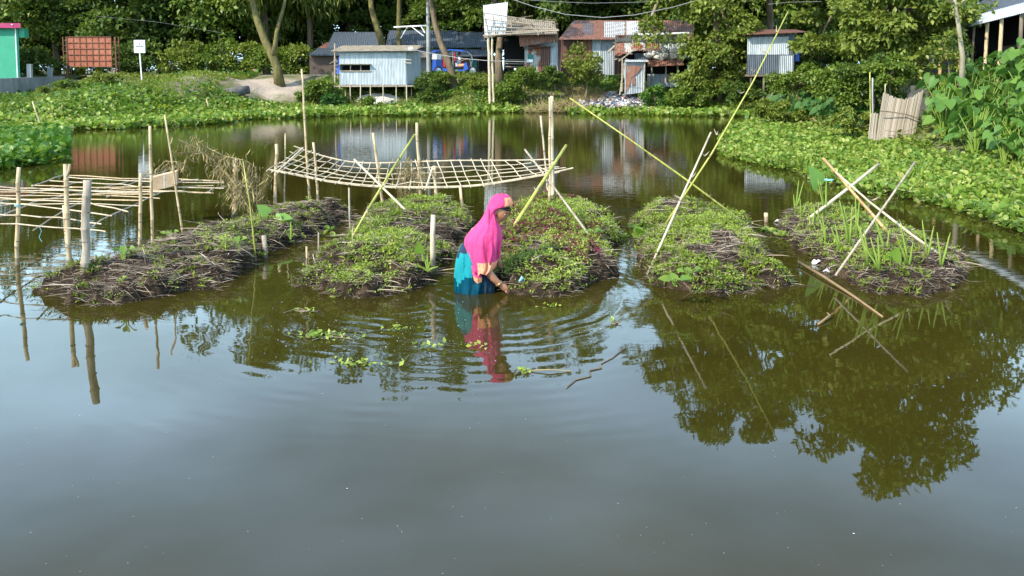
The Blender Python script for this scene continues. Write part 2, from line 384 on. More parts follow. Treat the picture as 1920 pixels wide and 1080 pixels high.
def m_ground():
    t = NT('ground'); v = t.coord(); n = t.noise(v, .5, 6, .6); n2 = t.noise(v, 6, 5, .6)
    c = t.ramp(n, [(.38, (.055,.085,.02,1)), (.50, (.11,.13,.04,1)), (.58, (.22,.18,.12,1)), (.75, (.34,.29,.21,1))])
    c = t.mix(t.math('MULTIPLY', n2, .5), c, (.06,.07,.025,1)); t.bump(n2, .8, .06)
    d = t.n('ShaderNodeVectorMath', operation='DISTANCE'); t.l(v, d.inputs[0]); d.inputs[1].default_value = (-14.0, 49.2, 1.2)
    k = t.math('ADD', d.outputs['Value'], t.math('MULTIPLY', t.noise(v, 1.2, 4), 3.0)); k = t.math('MULTIPLY', k, .2)
    c = t.mix(t.ramp(k, [(.62, (1, 1, 1, 1)), (.86, (0, 0, 0, 1))]), c, t.mix(n2, (.24,.18,.13,1), (.50,.42,.34,1))); return t.base(c, .95, .15)
M['ground'] = m_ground()
def m_trash():
    t = NT('litter'); g = t.n('ShaderNodeNewGeometry')
    c = t.ramp(g.outputs['Random Per Island'], [(0, (.55,.55,.55,1)), (.22, (.32,.30,.29,1)), (.4, (.62,.60,.58,1)), (.5, (.10,.10,.11,1)), (.62, (.45,.40,.36,1)), (.74, (.08,.16,.35,1)), (.80, (.5,.5,.52,1)), (.88, (.42,.12,.14,1)), (.94, (.55,.52,.45,1))], 'CONSTANT')
    return t.base(c, .5, .4)
M['litter'] = m_trash()
def m_sheet(name, a, b, spots=None, rough=.8, sheen=.06, scale=90, wet=None):
    t = NT(name); v = t.coord(); n = t.noise(v, 7, 4); c = t.ramp(n, [(.3, a), (.7, b)])
    wv = t.noise(t.coord((1, 1, 1)), scale, 2)
    c = t.mix(t.ramp(wv, [(.55, (0,0,0,1)), (.7, (.5,.5,.5,1))]), c, spots or tuple(x*.7 for x in a[:3])+(1,))
    t.base(c, rough, .25); t.b.inputs['Sheen Weight'].default_value = sheen; fl = t.noise(t.coord((9, 9, 1.6)), 1.6, 3, .5, .6); t.bump(t.math('ADD', t.math('MULTIPLY', wv, .08), fl), .9, .035); return t.m
M['pink'] = m_sheet('pink_cloth', (.54,.036,.15,1), (.63,.055,.195,1), (.46,.028,.12,1))
M['trim'] = m_sheet('orange_trim', (.74,.24,.16,1), (.84,.36,.15,1), (.62,.07,.18,1), scale=45)
M['teal'] = m_sheet('teal_cloth', (.0,.17,.20,1), (.0,.24,.27,1), (.0,.12,.16,1))
M['teal_wet'] = m_sheet('teal_wet_cloth', (.0,.035,.065,1), (.0,.06,.095,1), (.0,.03,.05,1), rough=.18, sheen=0)
M['navy'] = m_sheet('navy_print', (.004,.012,.03,1), (.004,.035,.06,1), (.035,.012,.08,1), scale=25)
M['black_cloth'] = NT('black_cloth').base((.008,.008,.012,1), .6, .3)
def m_skin():
    t = NT('skin'); n = t.noise(t.coord(), 12, 4); c = t.ramp(n, [(.3, (.25,.11,.058,1)), (.7, (.35,.165,.088,1))])
    t.base(c, .42, .4); t.b.inputs['Subsurface Weight'].default_value = .08; t.b.inputs['Subsurface Scale'].default_value = .01; return t.m
M['skin'] = m_skin()
M['gold'] = NT('gold').base((.75,.48,.15,1), .3, .5, .8)
M['eye_white'] = NT('eye_white').base((.22,.17,.14,1), .6, .2)
M['lip'] = NT('lip').base((.20,.05,.04,1), .4, .4)
# ------------------------------------------------------------------ water: turbid pond, ripples spreading from where the woman stands
WOM = G(893, 551)
def m_water():
    t = NT('pond_water'); v = t.coord((1, 1, 1))
    body = t.ramp(t.noise(v, .35, 4), [(.35, (.023,.0195,.003,1)), (.7, (.034,.0275,.0045,1))])
    t.base(body, .015, .5); t.b.inputs['IOR'].default_value = 1.33
    sep = t.n('ShaderNodeSeparateXYZ'); t.l(v, sep.inputs[0])
    def rings(cx, cy, k, fall, ph):
        dx = t.math('SUBTRACT', sep.outputs[0], cx); dy = t.math('SUBTRACT', sep.outputs[1], cy)
        r = t.math('SQRT', t.math('ADD', t.math('MULTIPLY', dx, dx), t.math('MULTIPLY', dy, dy)))
        wob = t.math('MULTIPLY', t.noise(v, 1.6, 3), 6.0)
        s = t.math('SINE', t.math('ADD', t.math('MULTIPLY', r, k), t.math('ADD', wob, ph)))
        e = t.math('POWER', 2.718, t.math('MULTIPLY', r, -fall))
        m = t.ramp(t.noise(v, 1.1, 2), [(.36, (.04,.04,.04,1)), (.62, (1,1,1,1))])
        return t.math('MULTIPLY', t.math('MULTIPLY', s, e), m), r
    a, r = rings(WOM.x, WOM.y-.05, 33, .95, 0.0)
    b, _ = rings(WOM.x-.75, WOM.y-.25, 38, 1.3, 1.0)
    far = t.ramp(t.math('MULTIPLY', sep.outputs[1], 1/50), [(.10, (.03,.03,.03,1)), (.17, (.10,.10,.10,1)), (.3, (.45,.45,.45,1)), (.8, (1,1,1,1))])
    w1 = t.noise(t.coord((1.0, 3.2, 1)), 2.2, 3, .5); w2 = t.noise(t.coord((.8, 1.6, 1)), 9, 2, .5)
    calm = t.math('MULTIPLY', t.math('ADD', w1, t.math('MULTIPLY', w2, .22)), far)
    ch = t.noise(v, 16, 3, .6)
    loc = t.math('MULTIPLY', ch, t.math('POWER', 2.718, t.math('MULTIPLY', r, -1.4)))
    soft = t.math('MULTIPLY', t.noise(t.coord((.5, 1.0, 1)), 1.3, 2), .25)
    h = t.math('ADD', t.math('ADD', t.math('MULTIPLY', a, .55), t.math('MULTIPLY', b, .5)), t.math('ADD', t.math('MULTIPLY', calm, .75), t.math('ADD', t.math('MULTIPLY', loc, .6), soft)))
    t.bump(h, 1.0, .0042)
    return t.m
M['water'] = m_water()
# ------------------------------------------------------------------ the setting
def grid_axis(segs):
    out = []
    for a, b, s in segs: out += list(np.arange(a, b, s))
    return np.array(out+[segs[-1][1]])
gx = grid_axis([(-400, -60, 20), (-60, -26, 1.0), (-26, 26, .3), (26, 60, 1.0), (60, 400, 20)])
gy = grid_axis([(-40, 0, 2), (0, 60, .3), (60, 80, 1.0), (80, 600, 20)])
XX, YY = np.meshgrid(gx, gy); ZZ = zg(XX.ravel(), YY.ravel())
nx, ny = len(gx), len(gy)
idx = np.arange(nx*ny).reshape(ny, nx)
Fq = np.stack([idx[:-1, :-1].ravel(), idx[:-1, 1:].ravel(), idx[1:, 1:].ravel(), idx[1:, :-1].ravel()], 1)
me = np_mesh('ground', np.stack([XX.ravel(), YY.ravel(), ZZ], 1), Fq)
tag(link_mesh('ground', me, M['ground'], smooth=True), kind='structure')
me = np_mesh('water', [(-60, -.5, 0), (60, -.5, 0), (60, 60, 0), (-60, 60, 0)], [(0, 1, 2, 3)])
tag(link_mesh('water', me, M['water']), kind='structure')
b = MB()
xs = np.arange(-60, 61, 1.0)
for i in range(len(xs)-1):
    p = [(xs[i], 54.3), (xs[i+1], 54.3), (xs[i+1], 57.6), (xs[i], 57.6)]
    b.quad(*[(x, y, max(zg1(x, 54.3), zg1(x, 57.6), zg1(x, 56))+.05) for x, y in p])
for i in range(len(xs)-1):
    z0 = max(zg1(xs[i], 54.3), zg1(xs[i], 57.6), zg1(xs[i], 56))+.05
    b.quad((xs[i], 54.3, z0-.3), (xs[i+1], 54.3, z0-.3), (xs[i+1], 54.3, z0), (xs[i], 54.3, z0))
tag(b.build('road', M['road']), kind='structure')
# ------------------------------------------------------------------ buildings and things on the far bank
def rect(x0, y0, x1, y1, Y):
    a = D(x0, y1, Y); b_ = D(x1, y0, Y); return a.x, a.z, b_.x, b_.z       # X0, Z0(bottom), X1, Z1(top)
def wallc(mb, x0, y0, x1, y1, Y, **k):    # corrugated wall facing the camera, given by its corners
    X0, Z0, X1, Z1 = rect(x0, y0, x1, y1, Y)
    mb.corr((X0, Y, Z0), (X1, Y, Z0), (X1, Y, Z1), (X0, Y, Z1), **k)
def slope(mb, A, Ya, B, Yb, C, Yc, E, Ye, **k):   # corners front-left, front-right, back-right, back-left as pixel + distance
    mb.corr(D(*A, Ya), D(*B, Yb), D(*C, Yc), D(*E, Ye), **k)
def pole_mesh(a, b, r0, r1=None, nodes=0, bend=0.0, seg=8, wob=.04):
    a = Vector(a); b = Vector(b); r1 = r1 or r0; n = max(3, nodes*2+2); pts = []; rad = []
    side = Vector((random.uniform(-1, 1), random.uniform(-1, 1), 0)); 
    for i in range(n+1):
        t = i/n; pts.append(a.lerp(b, t)+side*bend*math.sin(math.pi*t)+Vector((random.uniform(-1, 1), random.uniform(-1, 1), 0))*r0*.25)
        rad.append(r0+(r1-r0)*t)
    if nodes:      # swollen bamboo joints
        P2 = []; R2 = []
        for i in range(n):
            P2.append(pts[i]); R2.append(rad[i])
            if i % 2 == 1:
                q = pts[i]; d = (pts[i+1]-pts[i-1]).normalized()*r0*.55
                P2 += [q+d*.6, q+d*1.2, q+d*2.0]; R2 += [rad[i]*1.16, rad[i]*1.14, rad[i]*.99]
        P2.append(pts[-1]); R2.append(rad[-1]); pts, rad = P2, R2
    m = MB(); m.tube(pts, rad, seg, wob=wob); return m

# --- tin shed on stilts
Y0 = 48.5; Y1 = 51.2
o = thing('stilt_shed', 'pale blue tin shed on bamboo stilts over the bank with a dark window slot', 'shed', (D(700, 190, Y0).x, Y0, 0))
X0, Zb, X1, Zt = rect(637, 98, 761, 159, Y0)
wx0, wz0, wx1, wz1 = rect(639, 122, 694, 133, Y0)
m = MB()
m.corr((X0, Y0, Zb), (X1, Y0, Zb), (X1, Y0, wz0), (X0, Y0, wz0), pitch=.085, amp=.012)
m.corr((X0, Y0, wz1), (X1, Y0, wz1), (X1, Y0, Zt), (X0, Y0, Zt), pitch=.085, amp=.012)
m.corr((wx1, Y0, wz0), (X1, Y0, wz0), (X1, Y0, wz1), (wx1, Y0, wz1), pitch=.085, amp=.012)
m.corr((X1, Y0+.03, Zb), (X1+.55, Y1, Zb+.05), (X1+.55, Y1, Zt+.1), (X1, Y0+.03, Zt), pitch=.085, amp=.012)
m.corr((X0, Y1, Zb), (X0, Y0+.03, Zb), (X0, Y0+.03, Zt), (X0, Y1, Zt+.1), pitch=.085, amp=.012)
m.corr((X1+.5, Y1, Zb), (X0, Y1, Zb), (X0, Y1, Zt+.1), (X1+.5, Y1, Zt+.1), pitch=.085, amp=.012)
m.build('wall', M['tin_blue'], o)
m = MB()
m.beam((wx0-.05, Y0-.04, wz0), (wx1+.05, Y0-.04, wz0), .05, .05); m.beam((wx0-.05, Y0-.14, wz1+.06), (wx1+.05, Y0-.14, wz1+.06), .24, .03)
for q in (.33, .68): m.beam((wx0+(wx1-wx0)*q, Y0+.02, wz0), (wx0+(wx1-wx0)*q, Y0+.02, wz1), .05, .05)
m.build('window_frame', M['bamboo_old'], o)
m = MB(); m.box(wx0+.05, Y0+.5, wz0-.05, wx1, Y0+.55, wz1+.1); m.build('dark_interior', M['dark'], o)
m = MB()
m.corr((X0-.35, Y0-.3, Zt+.02), (X1+.45, Y0-.3, Zt+.06), (X1+.75, Y1+.3, Zt+.42), (X0-.3, Y1+.3, Zt+.36), pitch=.1, amp=.015)
for k in range(7): m.tube([(X0-.4, Y0-.3+k*.5, Zt+.06+k*.06), (X1+.6, Y0-.3+k*.5, Zt+.09+k*.06)], .028, 6)
m.build('roof', M['thatch'], o)
m = MB()
m.box(X0-.1, Y0-.06, Zb-.09, X1+.75, Y1, Zb-.03)
m.tube([(X0-.2, Y0-.1, Zb-.1), (X1+.95, Y0-.1, Zb-.07)], .035, 6); m.tube([(X0-.2, Y0+1.2, Zb-.14), (X1+.8, Y0+1.2, Zb-.12)], .035, 6)
m.build('floor_platform', M['bamboo_old'], o)
for px in (638, 643, 657, 676, 695, 719, 743, 757, 763, 769):
    x = D(px, 150, Y0).x; yy = Y0-.12 if px in (638, 657, 676, 695, 719, 743, 763) else Y0+.7
    m = pole_mesh((x, yy, -.3), (x+random.uniform(-.03, .03), yy, Zb+.02 if px != 638 else Zb), .036, .03); m.build('stilt', M['bamboo_white'], o)
for px in (664, 702, 735, 770):
    x = D(px, 150, Y0+2).x; m = pole_mesh((x, Y0+2, .4), (x, Y0+2, Zb), .04); m.build('stilt', M['bamboo_old'], o)
for (xa, ya) in ((X1+.12, 118), (X1+.14, 112)):
    z = D(760, ya, Y0).z; m = MB(); m.beam((X1-.05, Y0-.03, z), (X1+.3, Y0-.02, z), .05, .04); m.build('bracket', M['bamboo_white'], o)
m = MB()
for k in range(16):
    a = (X0-.18+random.uniform(-.2, .12), Y0+random.uniform(-.1, .5), Zb+random.uniform(0, 1.4)); m.tube([a, (a[0]+random.uniform(-.4, .25), a[1], a[2]+random.uniform(-.2, .35))], .018, 5)
m.tube([(X0-.35, Y0+.3, -.1+.8), (X0-.3, Y0+.3, Zt+.5)], .05, 6)
m.build('side_poles', M['bamboo_old'], o)
m = MB(); m.quad((X0-.22, Y0+.15, Zb+.65), (X0+.0, Y0+.15, Zb+.6), (X0+.02, Y0+.2, Zt-.25), (X0-.1, Y0+.15, Zt-.3)); m.build('tarpaulin', M['blue_plastic'], o)
# sand heap under the shed
m = MB(); rng = []
hx = D(708, 190, Y0+.6).x
m.ball((hx, Y0+1.0, .15), (1.75, 1.1, .75), 40, 16, fn=lambda q: 1+.12*noise.noise(Vector((q.x*3, q.y*3, q.z*3+5))))
tag(m.build('sand_heap', M['sand'], origin=(hx, Y0+.9, 0), smooth=True), 'pale sand heap slumped under the tin shed on stilts', 'heap')
m = MB(); c = Vector((X1+.32, Y0-.15, Zt+.17))
m.ball(c, (.17, .14, .12), 9, 6, fn=lambda q: 1+.35*noise.noise(q*3)); tag(m.build('bundle', M['white_plastic'], origin=c), 'small white bundle on the right corner of the stilt shed roof', 'bundle')

# --- long black-roofed house behind the road
o = thing('brick_house', 'low brick house with dark slate coloured tin roofs in two tiers behind the road', 'house', (D(740, 140, 60).x, 60, 1.85))
m = MB(); X0, Zb, X1, Zt = rect(581, 102, 634, 150, 58.8); m.box(X0, 58.8, 1.6, D(700, 100, 58.8).x, 66, Zt)
m.build('brick_wall', M['brick'], o)
m = MB(); x1 = D(925, 100, 59.2).x; m.box(D(700, 100, 58.8).x+.01, 59.2, 1.6, x1, 66, Zt-.05); m.build('shop_wall', M['concrete_dark'], o)
m = MB()
slope(m, (577, 104), 58.3, (925, 106), 58.3, (925, 92), 61.2, (596, 90), 61.2, pitch=.14)
m.build('lower_roof', M['tin_slate'], o)
m = MB()
slope(m, (612, 90), 61.2, (725, 90), 61.0, (712, 60), 64.5, (626, 60), 64.5, pitch=.14)
slope(m, (722, 89), 61.0, (862, 89), 61.0, (858, 57), 65, (730, 57), 65, pitch=.14)
slope(m, (862, 89), 61.02, (915, 89), 61.02, (905, 60), 65, (860, 60), 65, pitch=.14)
m.build('upper_roof', M['tin_slate'], o)
m = MB(); slope(m, (596, 90), 61.1, (613, 90), 61.1, (619, 78), 62.6, (611, 80), 62.6, pitch=.14); m.build('hip_panel', M['tin_rust'], o)
m = MB(); slope(m, (775, 108), 57.4, (802, 108), 57.4, (806, 97), 58.6, (778, 97), 58.6); m.build('porch_roof', M['thatch'], o)
for k, (a, b_, mt) in enumerate(((884, 894, 'teal_paint'), (898, 915, 'dark'), (780, 800, 'tin_grey'))):
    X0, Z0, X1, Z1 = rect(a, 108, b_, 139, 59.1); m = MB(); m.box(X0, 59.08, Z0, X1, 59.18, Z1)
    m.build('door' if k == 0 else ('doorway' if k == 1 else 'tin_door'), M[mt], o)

# --- three-wheeled rickshaw with its driver (faces right)
Y0 = 55.0; gz = zg1(D(860, 138, Y0).x, 56)+.06
o = thing('auto_rickshaw', 'blue and red three wheeled electric rickshaw parked on the road behind the leaning tree', 'rickshaw', (D(858, 138, Y0).x, Y0, gz))
xL = D(811, 120, Y0).x; xR = D(886, 120, Y0).x; Lr = xR-xL
def rk(u, z, y=0): return Vector((xL+u*Lr, Y0+y, gz+z))
m = MB()
sec = [rk(.0, .38), rk(.02, .95), rk(.24, .98), rk(.27, .45), rk(.55, .34), rk(.78, .34), rk(.80, .75), rk(.86, .8), rk(.90, .4), rk(.80, .24), rk(.02, .25)]
m.loft([[p+Vector((0, y, 0)) for p in sec] for y in (-.45, .45)]); m.build('body', M['blue_plastic'], o)
m = MB(); m.loft([[p+Vector((0, y, 0)) for p in (rk(.0, 1.0), rk(.01, 1.32), rk(.23, 1.30), rk(.24, .99))] for y in (-.43, .43)]); m.build('rear_panel', M['white_plastic'], o)
m = MB(); m.loft([[p+Vector((0, y, 0)) for p in (rk(.25, .5), rk(.25, 1.25), rk(.32, 1.2), rk(.33, .5))] for y in (-.40, .40)]); m.build('side_panel', M['red_plastic'], o); m = MB()
m.loft([[p+Vector((0, y, 0)) for p in (rk(.54, .9), rk(.53, 1.45), rk(.57, 1.45), rk(.585, .9))] for y in (-.38, .38)]); m.build('seat_back', M['red_plastic'], o)
m = MB(); m.loft([[p+Vector((0, y, 0)) for p in (rk(-.02, 1.50), rk(.10, 1.60), rk(.5, 1.64), rk(.80, 1.58), rk(.88, 1.48), rk(.84, 1.46), rk(.5, 1.57), rk(.0, 1.44))] for y in (-.48, .48)])
m.build('canopy', M['blue_plastic'], o)
m = MB()
for y in (-.42, .42):
    m.tube([rk(.02, .95, y), rk(.03, 1.5, y)], .02, 6); m.tube([rk(.52, .5, y), rk(.52, 1.58, y)], .02, 6); m.tube([rk(.26, 1.0, y), rk(.26, 1.58, y)], .02, 6)
    m.tube([rk(.86, 1.5, y), rk(.96, 1.3, y*.9), rk(1.0, 1.0, y*.8), rk(.97, .7, y*.7), rk(.92, .45, y*.5)], .025, 6)
m.tube([rk(.97, .7, 0), rk(.93, 1.0, 0), rk(.86, 1.05, 0)], .02, 6); m.tube([rk(.85, 1.05, -.25), rk(.85, 1.05, .25)], .018, 6)
m.tube([rk(1.0, .25, 0), rk(.95, .75, 0)], .03, 6)
m.build('frame', M['steel'], o)
for (u, y) in ((.16, -.44), (.16, .44), (1.0, 0)):
    c = rk(u, .27, y); w = MB(); w.loft([[c+Vector((math.cos(a)*r, yy, math.sin(a)*r)) for a in [2*math.pi*k/20 for k in range(20)]] for yy, r in ((-.05, .20), (-.05, .26), (0, .275), (.05, .26), (.05, .20))], cap=False)
    wo_ = w.build('wheel', M['rubber'], o)
    w = MB(); w.loft([[c+Vector((math.cos(a)*r, yy, math.sin(a)*r)) for a in [2*math.pi*k/20 for k in range(20)]] for yy, r in ((-.04, .205), (-.055, .08), (.055, .08), (.04, .205))]); w.build('rim', M['steel'], wo_)

# simple clothed figures for the two small people in the distance
def blend_body(name, mb, mat, parent, vox):
    q = mb.build(name, mat, parent, smooth=True)
    md = q.modifiers.new('remesh', 'REMESH'); md.mode = 'VOXEL'; md.voxel_size = vox; md.use_smooth_shade = True
    sm = q.modifiers.new('smooth', 'SMOOTH'); sm.iterations = 2; sm.factor = .5
    return q
def hand(mb, w, d, up, s, curl=.5):        # palm, five fingers
    w = Vector(w); d = Vector(d).normalized(); side = d.cross(Vector(up)).normalized(); nn = side.cross(d).normalized()
    mb.tube([w, w+d*.05*s, w+d*.095*s], [.022*s, .032*s, .030*s], 8, flat=.55)
    for i, (o_, l) in enumerate(((-.03, .068), (-.011, .078), (.010, .074), (.029, .06))):
        p = w+d*.085*s+side*o_*s; a = d; pts = [p]
        for k in range(3):
            a = (a-nn*curl*(.35+.18*k)).normalized(); p = p+a*l*s/3*1.05; pts.append(p)
        mb.tube(pts, [.0095*s, .009*s, .0082*s, .0065*s], 6)
    p = w+d*.03*s-side*.026*s; mb.tube([p, p+(d*.6-side*.8-nn*.3)*.035*s, p+(d*.9-side*.7-nn*.7)*.06*s], [.012*s, .011*s, .008*s], 6)
# walking child on the road at the left
Yp = 76; ft = D(308, 144, Yp); hp = D(308, 112, Yp); hgt = hp.z-ft.z; gz2 = zg1(ft.x, Yp); ft.z = gz2+.0; s = (D(308, 112, Yp).z-gz2)/1.6
o = thing('person', 'distant person in blue shirt and trousers walking along the road by the trees', 'person', (ft.x, Yp, gz2))
def P_(x, y, z): return Vector((ft.x+x*s, Yp+y*s, gz2+z*s))
m = MB()
m.ball(P_(.03, 0, 1.49), (.085*s, .095*s, .115*s), 12, 8); m.tube([P_(.0, 0, 1.28), P_(.02, 0, 1.42)], .05*s, 8)
m.tube([P_(0, 0, .78), P_(0, 0, .95), P_(0, 0, 1.15), P_(0, 0, 1.28)], [.15*s, .13*s, .16*s, .10*s], 10, flat=.7)
m.tube([P_(0, -.08, .8), P_(.12, -.08, .45), P_(.06, -.08, .06)], [.085*s, .06*s, .04*s], 8); m.tube([P_(0, .08, .8), P_(.02, .08, .44), P_(-.2, .08, .12)], [.085*s, .06*s, .04*s], 8)
m.tube([P_(.04, -.08, .04), P_(.22, -.08, .03)], [.04*s, .03*s], 8); m.tube([P_(-.22, .08, .13), P_(-.10, .08, .02)], [.04*s, .03*s], 8)
m.tube([P_(0, -.17, 1.24), P_(-.08, -.22, 1.0), P_(.02, -.22, .80)], [.05*s, .042*s, .03*s], 8); m.tube([P_(0, .17, 1.24), P_(.15, .2, 1.08), P_(.3, .16, 1.18)], [.05*s, .042*s, .03*s], 8)
hand(m, P_(.02, -.22, .80), (0.1, 0, -1), (1, 0, 0), s); hand(m, P_(.3, .16, 1.18), (1, 0, .3), (0, 0, 1), s)
bd = blend_body('body', m, M['skin'], o, .012)
m = MB(); m.tube([P_(0, 0, .72), P_(0, 0, .95), P_(0, 0, 1.15), P_(0, 0, 1.30)], [.175*s, .165*s, .19*s, .11*s], 12, flat=.75)
m.tube([P_(0, -.15, 1.25), P_(-.07, -.21, 1.03)], [.075*s, .065*s], 8); m.tube([P_(0, .15, 1.25), P_(.12, .2, 1.1)], [.075*s, .065*s], 8); m.build('shirt', M['teal'], bd, smooth=True)
m = MB(); m.tube([P_(0, -.08, .82), P_(.12, -.08, .45), P_(.06, -.08, .12)], [.115*s, .09*s, .065*s], 8); m.tube([P_(0, .08, .82), P_(.02, .08, .44), P_(-.19, .08, .16)], [.115*s, .09*s, .065*s], 8); m.build('trousers', M['blue_plastic'], bd, smooth=True)
m = MB(); m.ball(P_(.01, 0, 1.53), (.095*s, .10*s, .10*s), 12, 8); m.build('hair', M['black_cloth'], bd, smooth=True)
# driver
q = rk(.66, .55); s = 1.0
o = thing('person', 'driver in a white shirt sitting in the blue rickshaw with hands at the handlebar', 'person', tuple(q))
def P_(x, y, z): return q+Vector((x, y, z))
m = MB()
m.ball(P_(.05, 0, .80), (.085, .08, .11), 12, 8); m.tube([P_(0, 0, .6), P_(.03, 0, .74)], .045, 8)
m.tube([P_(-.05, 0, 0), P_(-.05, 0, .2), P_(-.02, 0, .45), P_(0, 0, .6)], [.15, .13, .16, .1], 10, flat=.8)
for y in (-.12, .12):
    m.tube([P_(-.02, y, .05), P_(.36, y, .10), P_(.42, y, -.28)], [.08, .06, .04], 8); m.tube([P_(.40, y, -.29), P_(.54, y, -.30)], [.04, .03], 8)
    m.tube([P_(0, y*1.5, .54), P_(.18, y*1.8, .34), P_(.38, y*1.6, .44)], [.05, .042, .03], 8); hand(m, P_(.38, y*1.6, .44), (1, 0, 0), (0, 0, 1), 1, .9)
bd = blend_body('body', m, M['skin'], o, .012)
m = MB(); m.tube([P_(-.05, 0, -.02), P_(-.05, 0, .2), P_(-.02, 0, .45), P_(0, 0, .62)], [.18, .17, .19, .12], 12, flat=.9)
for y in (-.12, .12): m.tube([P_(0, y*1.4, .55), P_(.14, y*1.75, .38)], [.075, .06], 8)
m.build('shirt', M['white_paint'], bd, smooth=True)
m = MB()
for y in (-.12, .12): m.tube([P_(-.04, y, .05), P_(.37, y, .10), P_(.40, y, -.1)], [.10, .085, .075], 8)
m.build('trousers', M['trim'], bd, smooth=True)
m = MB(); m.ball(P_(.03, 0, .84), (.09, .09, .09), 12, 8); m.build('hair', M['black_cloth'], bd, smooth=True)

# --- billboard
Yb = 58; X0, Z0, X1, Z1 = rect(128, 69, 208, 125, Yb)
o = thing('billboard', 'empty rusty red billboard panel held between two ladder-like steel frames', 'billboard', ((X0+X1)/2, Yb, 1.8))
m = MB(); m.quad((X0, Yb, Z0), (X1, Yb, Z0), (X1, Yb, Z1), (X0, Yb, Z1)); m.quad((X0, Yb+.03, Z1), (X1, Yb+.03, Z1), (X1, Yb+.03, Z0), (X0, Yb+.03, Z0)); m.build('panel', M['billboard'], o)
m = MB()
for i in range(8): x = X0+(X1-X0)*i/7; m.beam((x, Yb-.02, Z0), (x, Yb-.02, Z1), .035, .035)
for j in range(6): z = Z0+(Z1-Z0)*j/5; m.beam((X0, Yb-.035, z), (X1, Yb-.035, z), .035, .035)
m.build('panel_grid', M['steel_rust'], o)
for (a, b_) in ((119, 125), (209, 217)):
    xa, xb = D(a, 100, Yb).x, D(b_, 100, Yb).x; m = MB()
    for x in (xa, xb):
        for yy in (Yb, Yb+.5): m.beam((x, yy, zg1(x, yy)-.2), (x, yy, Z1), .05, .05)
    zz = zg1(xa, Yb)
    while zz < Z1:
        for yy in (Yb, Yb+.5): m.beam((xa, yy, zz), (xb, yy, zz), .035, .035)
        zz += .38
    m.build('support_frame', M['steel_rust'], o)
# --- white sign on a thin post
Ys = 50; X0, Z0, X1, Z1 = rect(251.5, 75, 271.5, 99, Ys)
bz = zg1(D(267, 160, Ys).x, Ys)
o = thing('notice_sign', 'small white notice board with faint grey writing on a leaning white post', 'sign', (D(267, 160, Ys).x, Ys, bz))
m = MB(); m.box(X0, Ys, Z0, X1, Ys+.04, Z1); m.build('board', M['white_paint'], o)
m = MB(); m.beam((D(262, 99, Ys).x, Ys, Z0), (D(267, 160, Ys).x, Ys, bz-.2), .06, .06); m.build('post', M['white_paint'], o)
m = MB(); w = X1-X0; random.seed(5)
m.box(X0+.47*w, Ys-.004, Z1-.30, X0+.55*w, Ys-.002, Z1-.18)
for (z, a, b_, h) in ((Z1-.40, .18, .86, .075), (Z1-.54, .25, .8, .035), (Z1-.63, .3, .72, .03)):
    u = a
    while u < b_:
        l = random.uniform(.03, .06); m.box(X0+u*w, Ys-.004, z, X0+(u+l)*w, Ys-.002, z+h*random.uniform(.7, 1)); u += l+.018
m.build('lettering', M['tin_dark'], o)
# --- striped bollard under the billboard
p = D(177, 145, 59); m = MB(); z0 = zg1(p.x, 59); o = thing('striped_post', 'short black and white striped road post below the billboard', 'post', (p.x, 59, z0))
m.tube([(p.x, 59, z0-.1), (p.x, 59, z0+.35)], .09, 10); m.build('white_band', M['white_paint'], o)
m = MB(); m.tube([(p.x, 59, z0+.35), (p.x, 59, z0+.52)], .091, 10); m.build('black_band', M['black_paint'], o)
m = MB(); m.tube([(p.x, 59, z0+.52), (p.x, 59, z0+.8)], .09, 10); m.build('white_band', M['white_paint'], o)
# --- green building and its wall
Yg = 50; X1 = D(36, 100, Yg).x; Zt = D(0, 53, Yg).z
o = thing('green_building', 'green painted building with a magenta roof edge at the far left', 'building', (X1-4, Yg, 1))
Xb = D(30, 100, Yg+9).x; m = MB(); m.loft([[Vector(q) for q in ((X1-12, Yg, z), (X1, Yg, z), (Xb, Yg+9, z), (X1-14, Yg+9, z))] for z in (.2, Zt)]); m.build('wall', M['green_paint'], o)
X2 = D(47, 100, Yg).x; m = MB(); m.loft([[Vector(q) for q in ((X1-12.4, Yg-.35, z), (X2, Yg-.35, z), (Xb+.1, Yg+9.4, z), (X1-14, Yg+9.4, z))] for z in (Zt, Zt+.28)]); m.build('roof_edge', M['magenta_paint'], o)
m = MB(); m.box(X1+.003, Yg+.05, D(0, 70, Yg).z, X2-.02, Yg+.5, Zt-.003); m.build('eave_box', M['green_paint'], o)
m = MB(); m.tube([(X1-.12, Yg-.06, .8), (X1-.12, Yg-.06, Zt+.1), (X1-.12, Yg-.4, Zt+.2)], .035, 8); m.build('drain_pipe', M['white_paint'], o)
a = D(-60, 190, 41); b_ = D(119, 148, 57)
o = thing('concrete_wall', 'grey weathered concrete boundary wall in front of the green building', 'wall', (a.x, 41, .4))
m = MB(); za = D(-60, 149, 41).z; zb = D(119, 143, 57).z
d = Vector((b_.x-a.x, 16, 0)).normalized(); nrm = Vector((-d.y, d.x, 0))*.09
m.loft([[Vector((p.x, yy, .0))-nrm, Vector((p.x, yy, zz))-nrm, Vector((p.x, yy, zz))+nrm, Vector((p.x, yy, .0))+nrm] for p, yy, zz in ((a, 41, za), (b_, 57, zb))]); m.build('wall_panel', M['concrete'], o)
for (px, top) in ((62, 120), (99, 126)):
    t = (px+60)/179; yy = 41/(1-t*(1-41/57.0)); q = D(px, 140, yy); zt = D(px, top, yy).z
    m = MB(); m.box(q.x-.17, yy-.35, .2, q.x+.07, yy-.13, zt); m.build('post', M['concrete'], o)
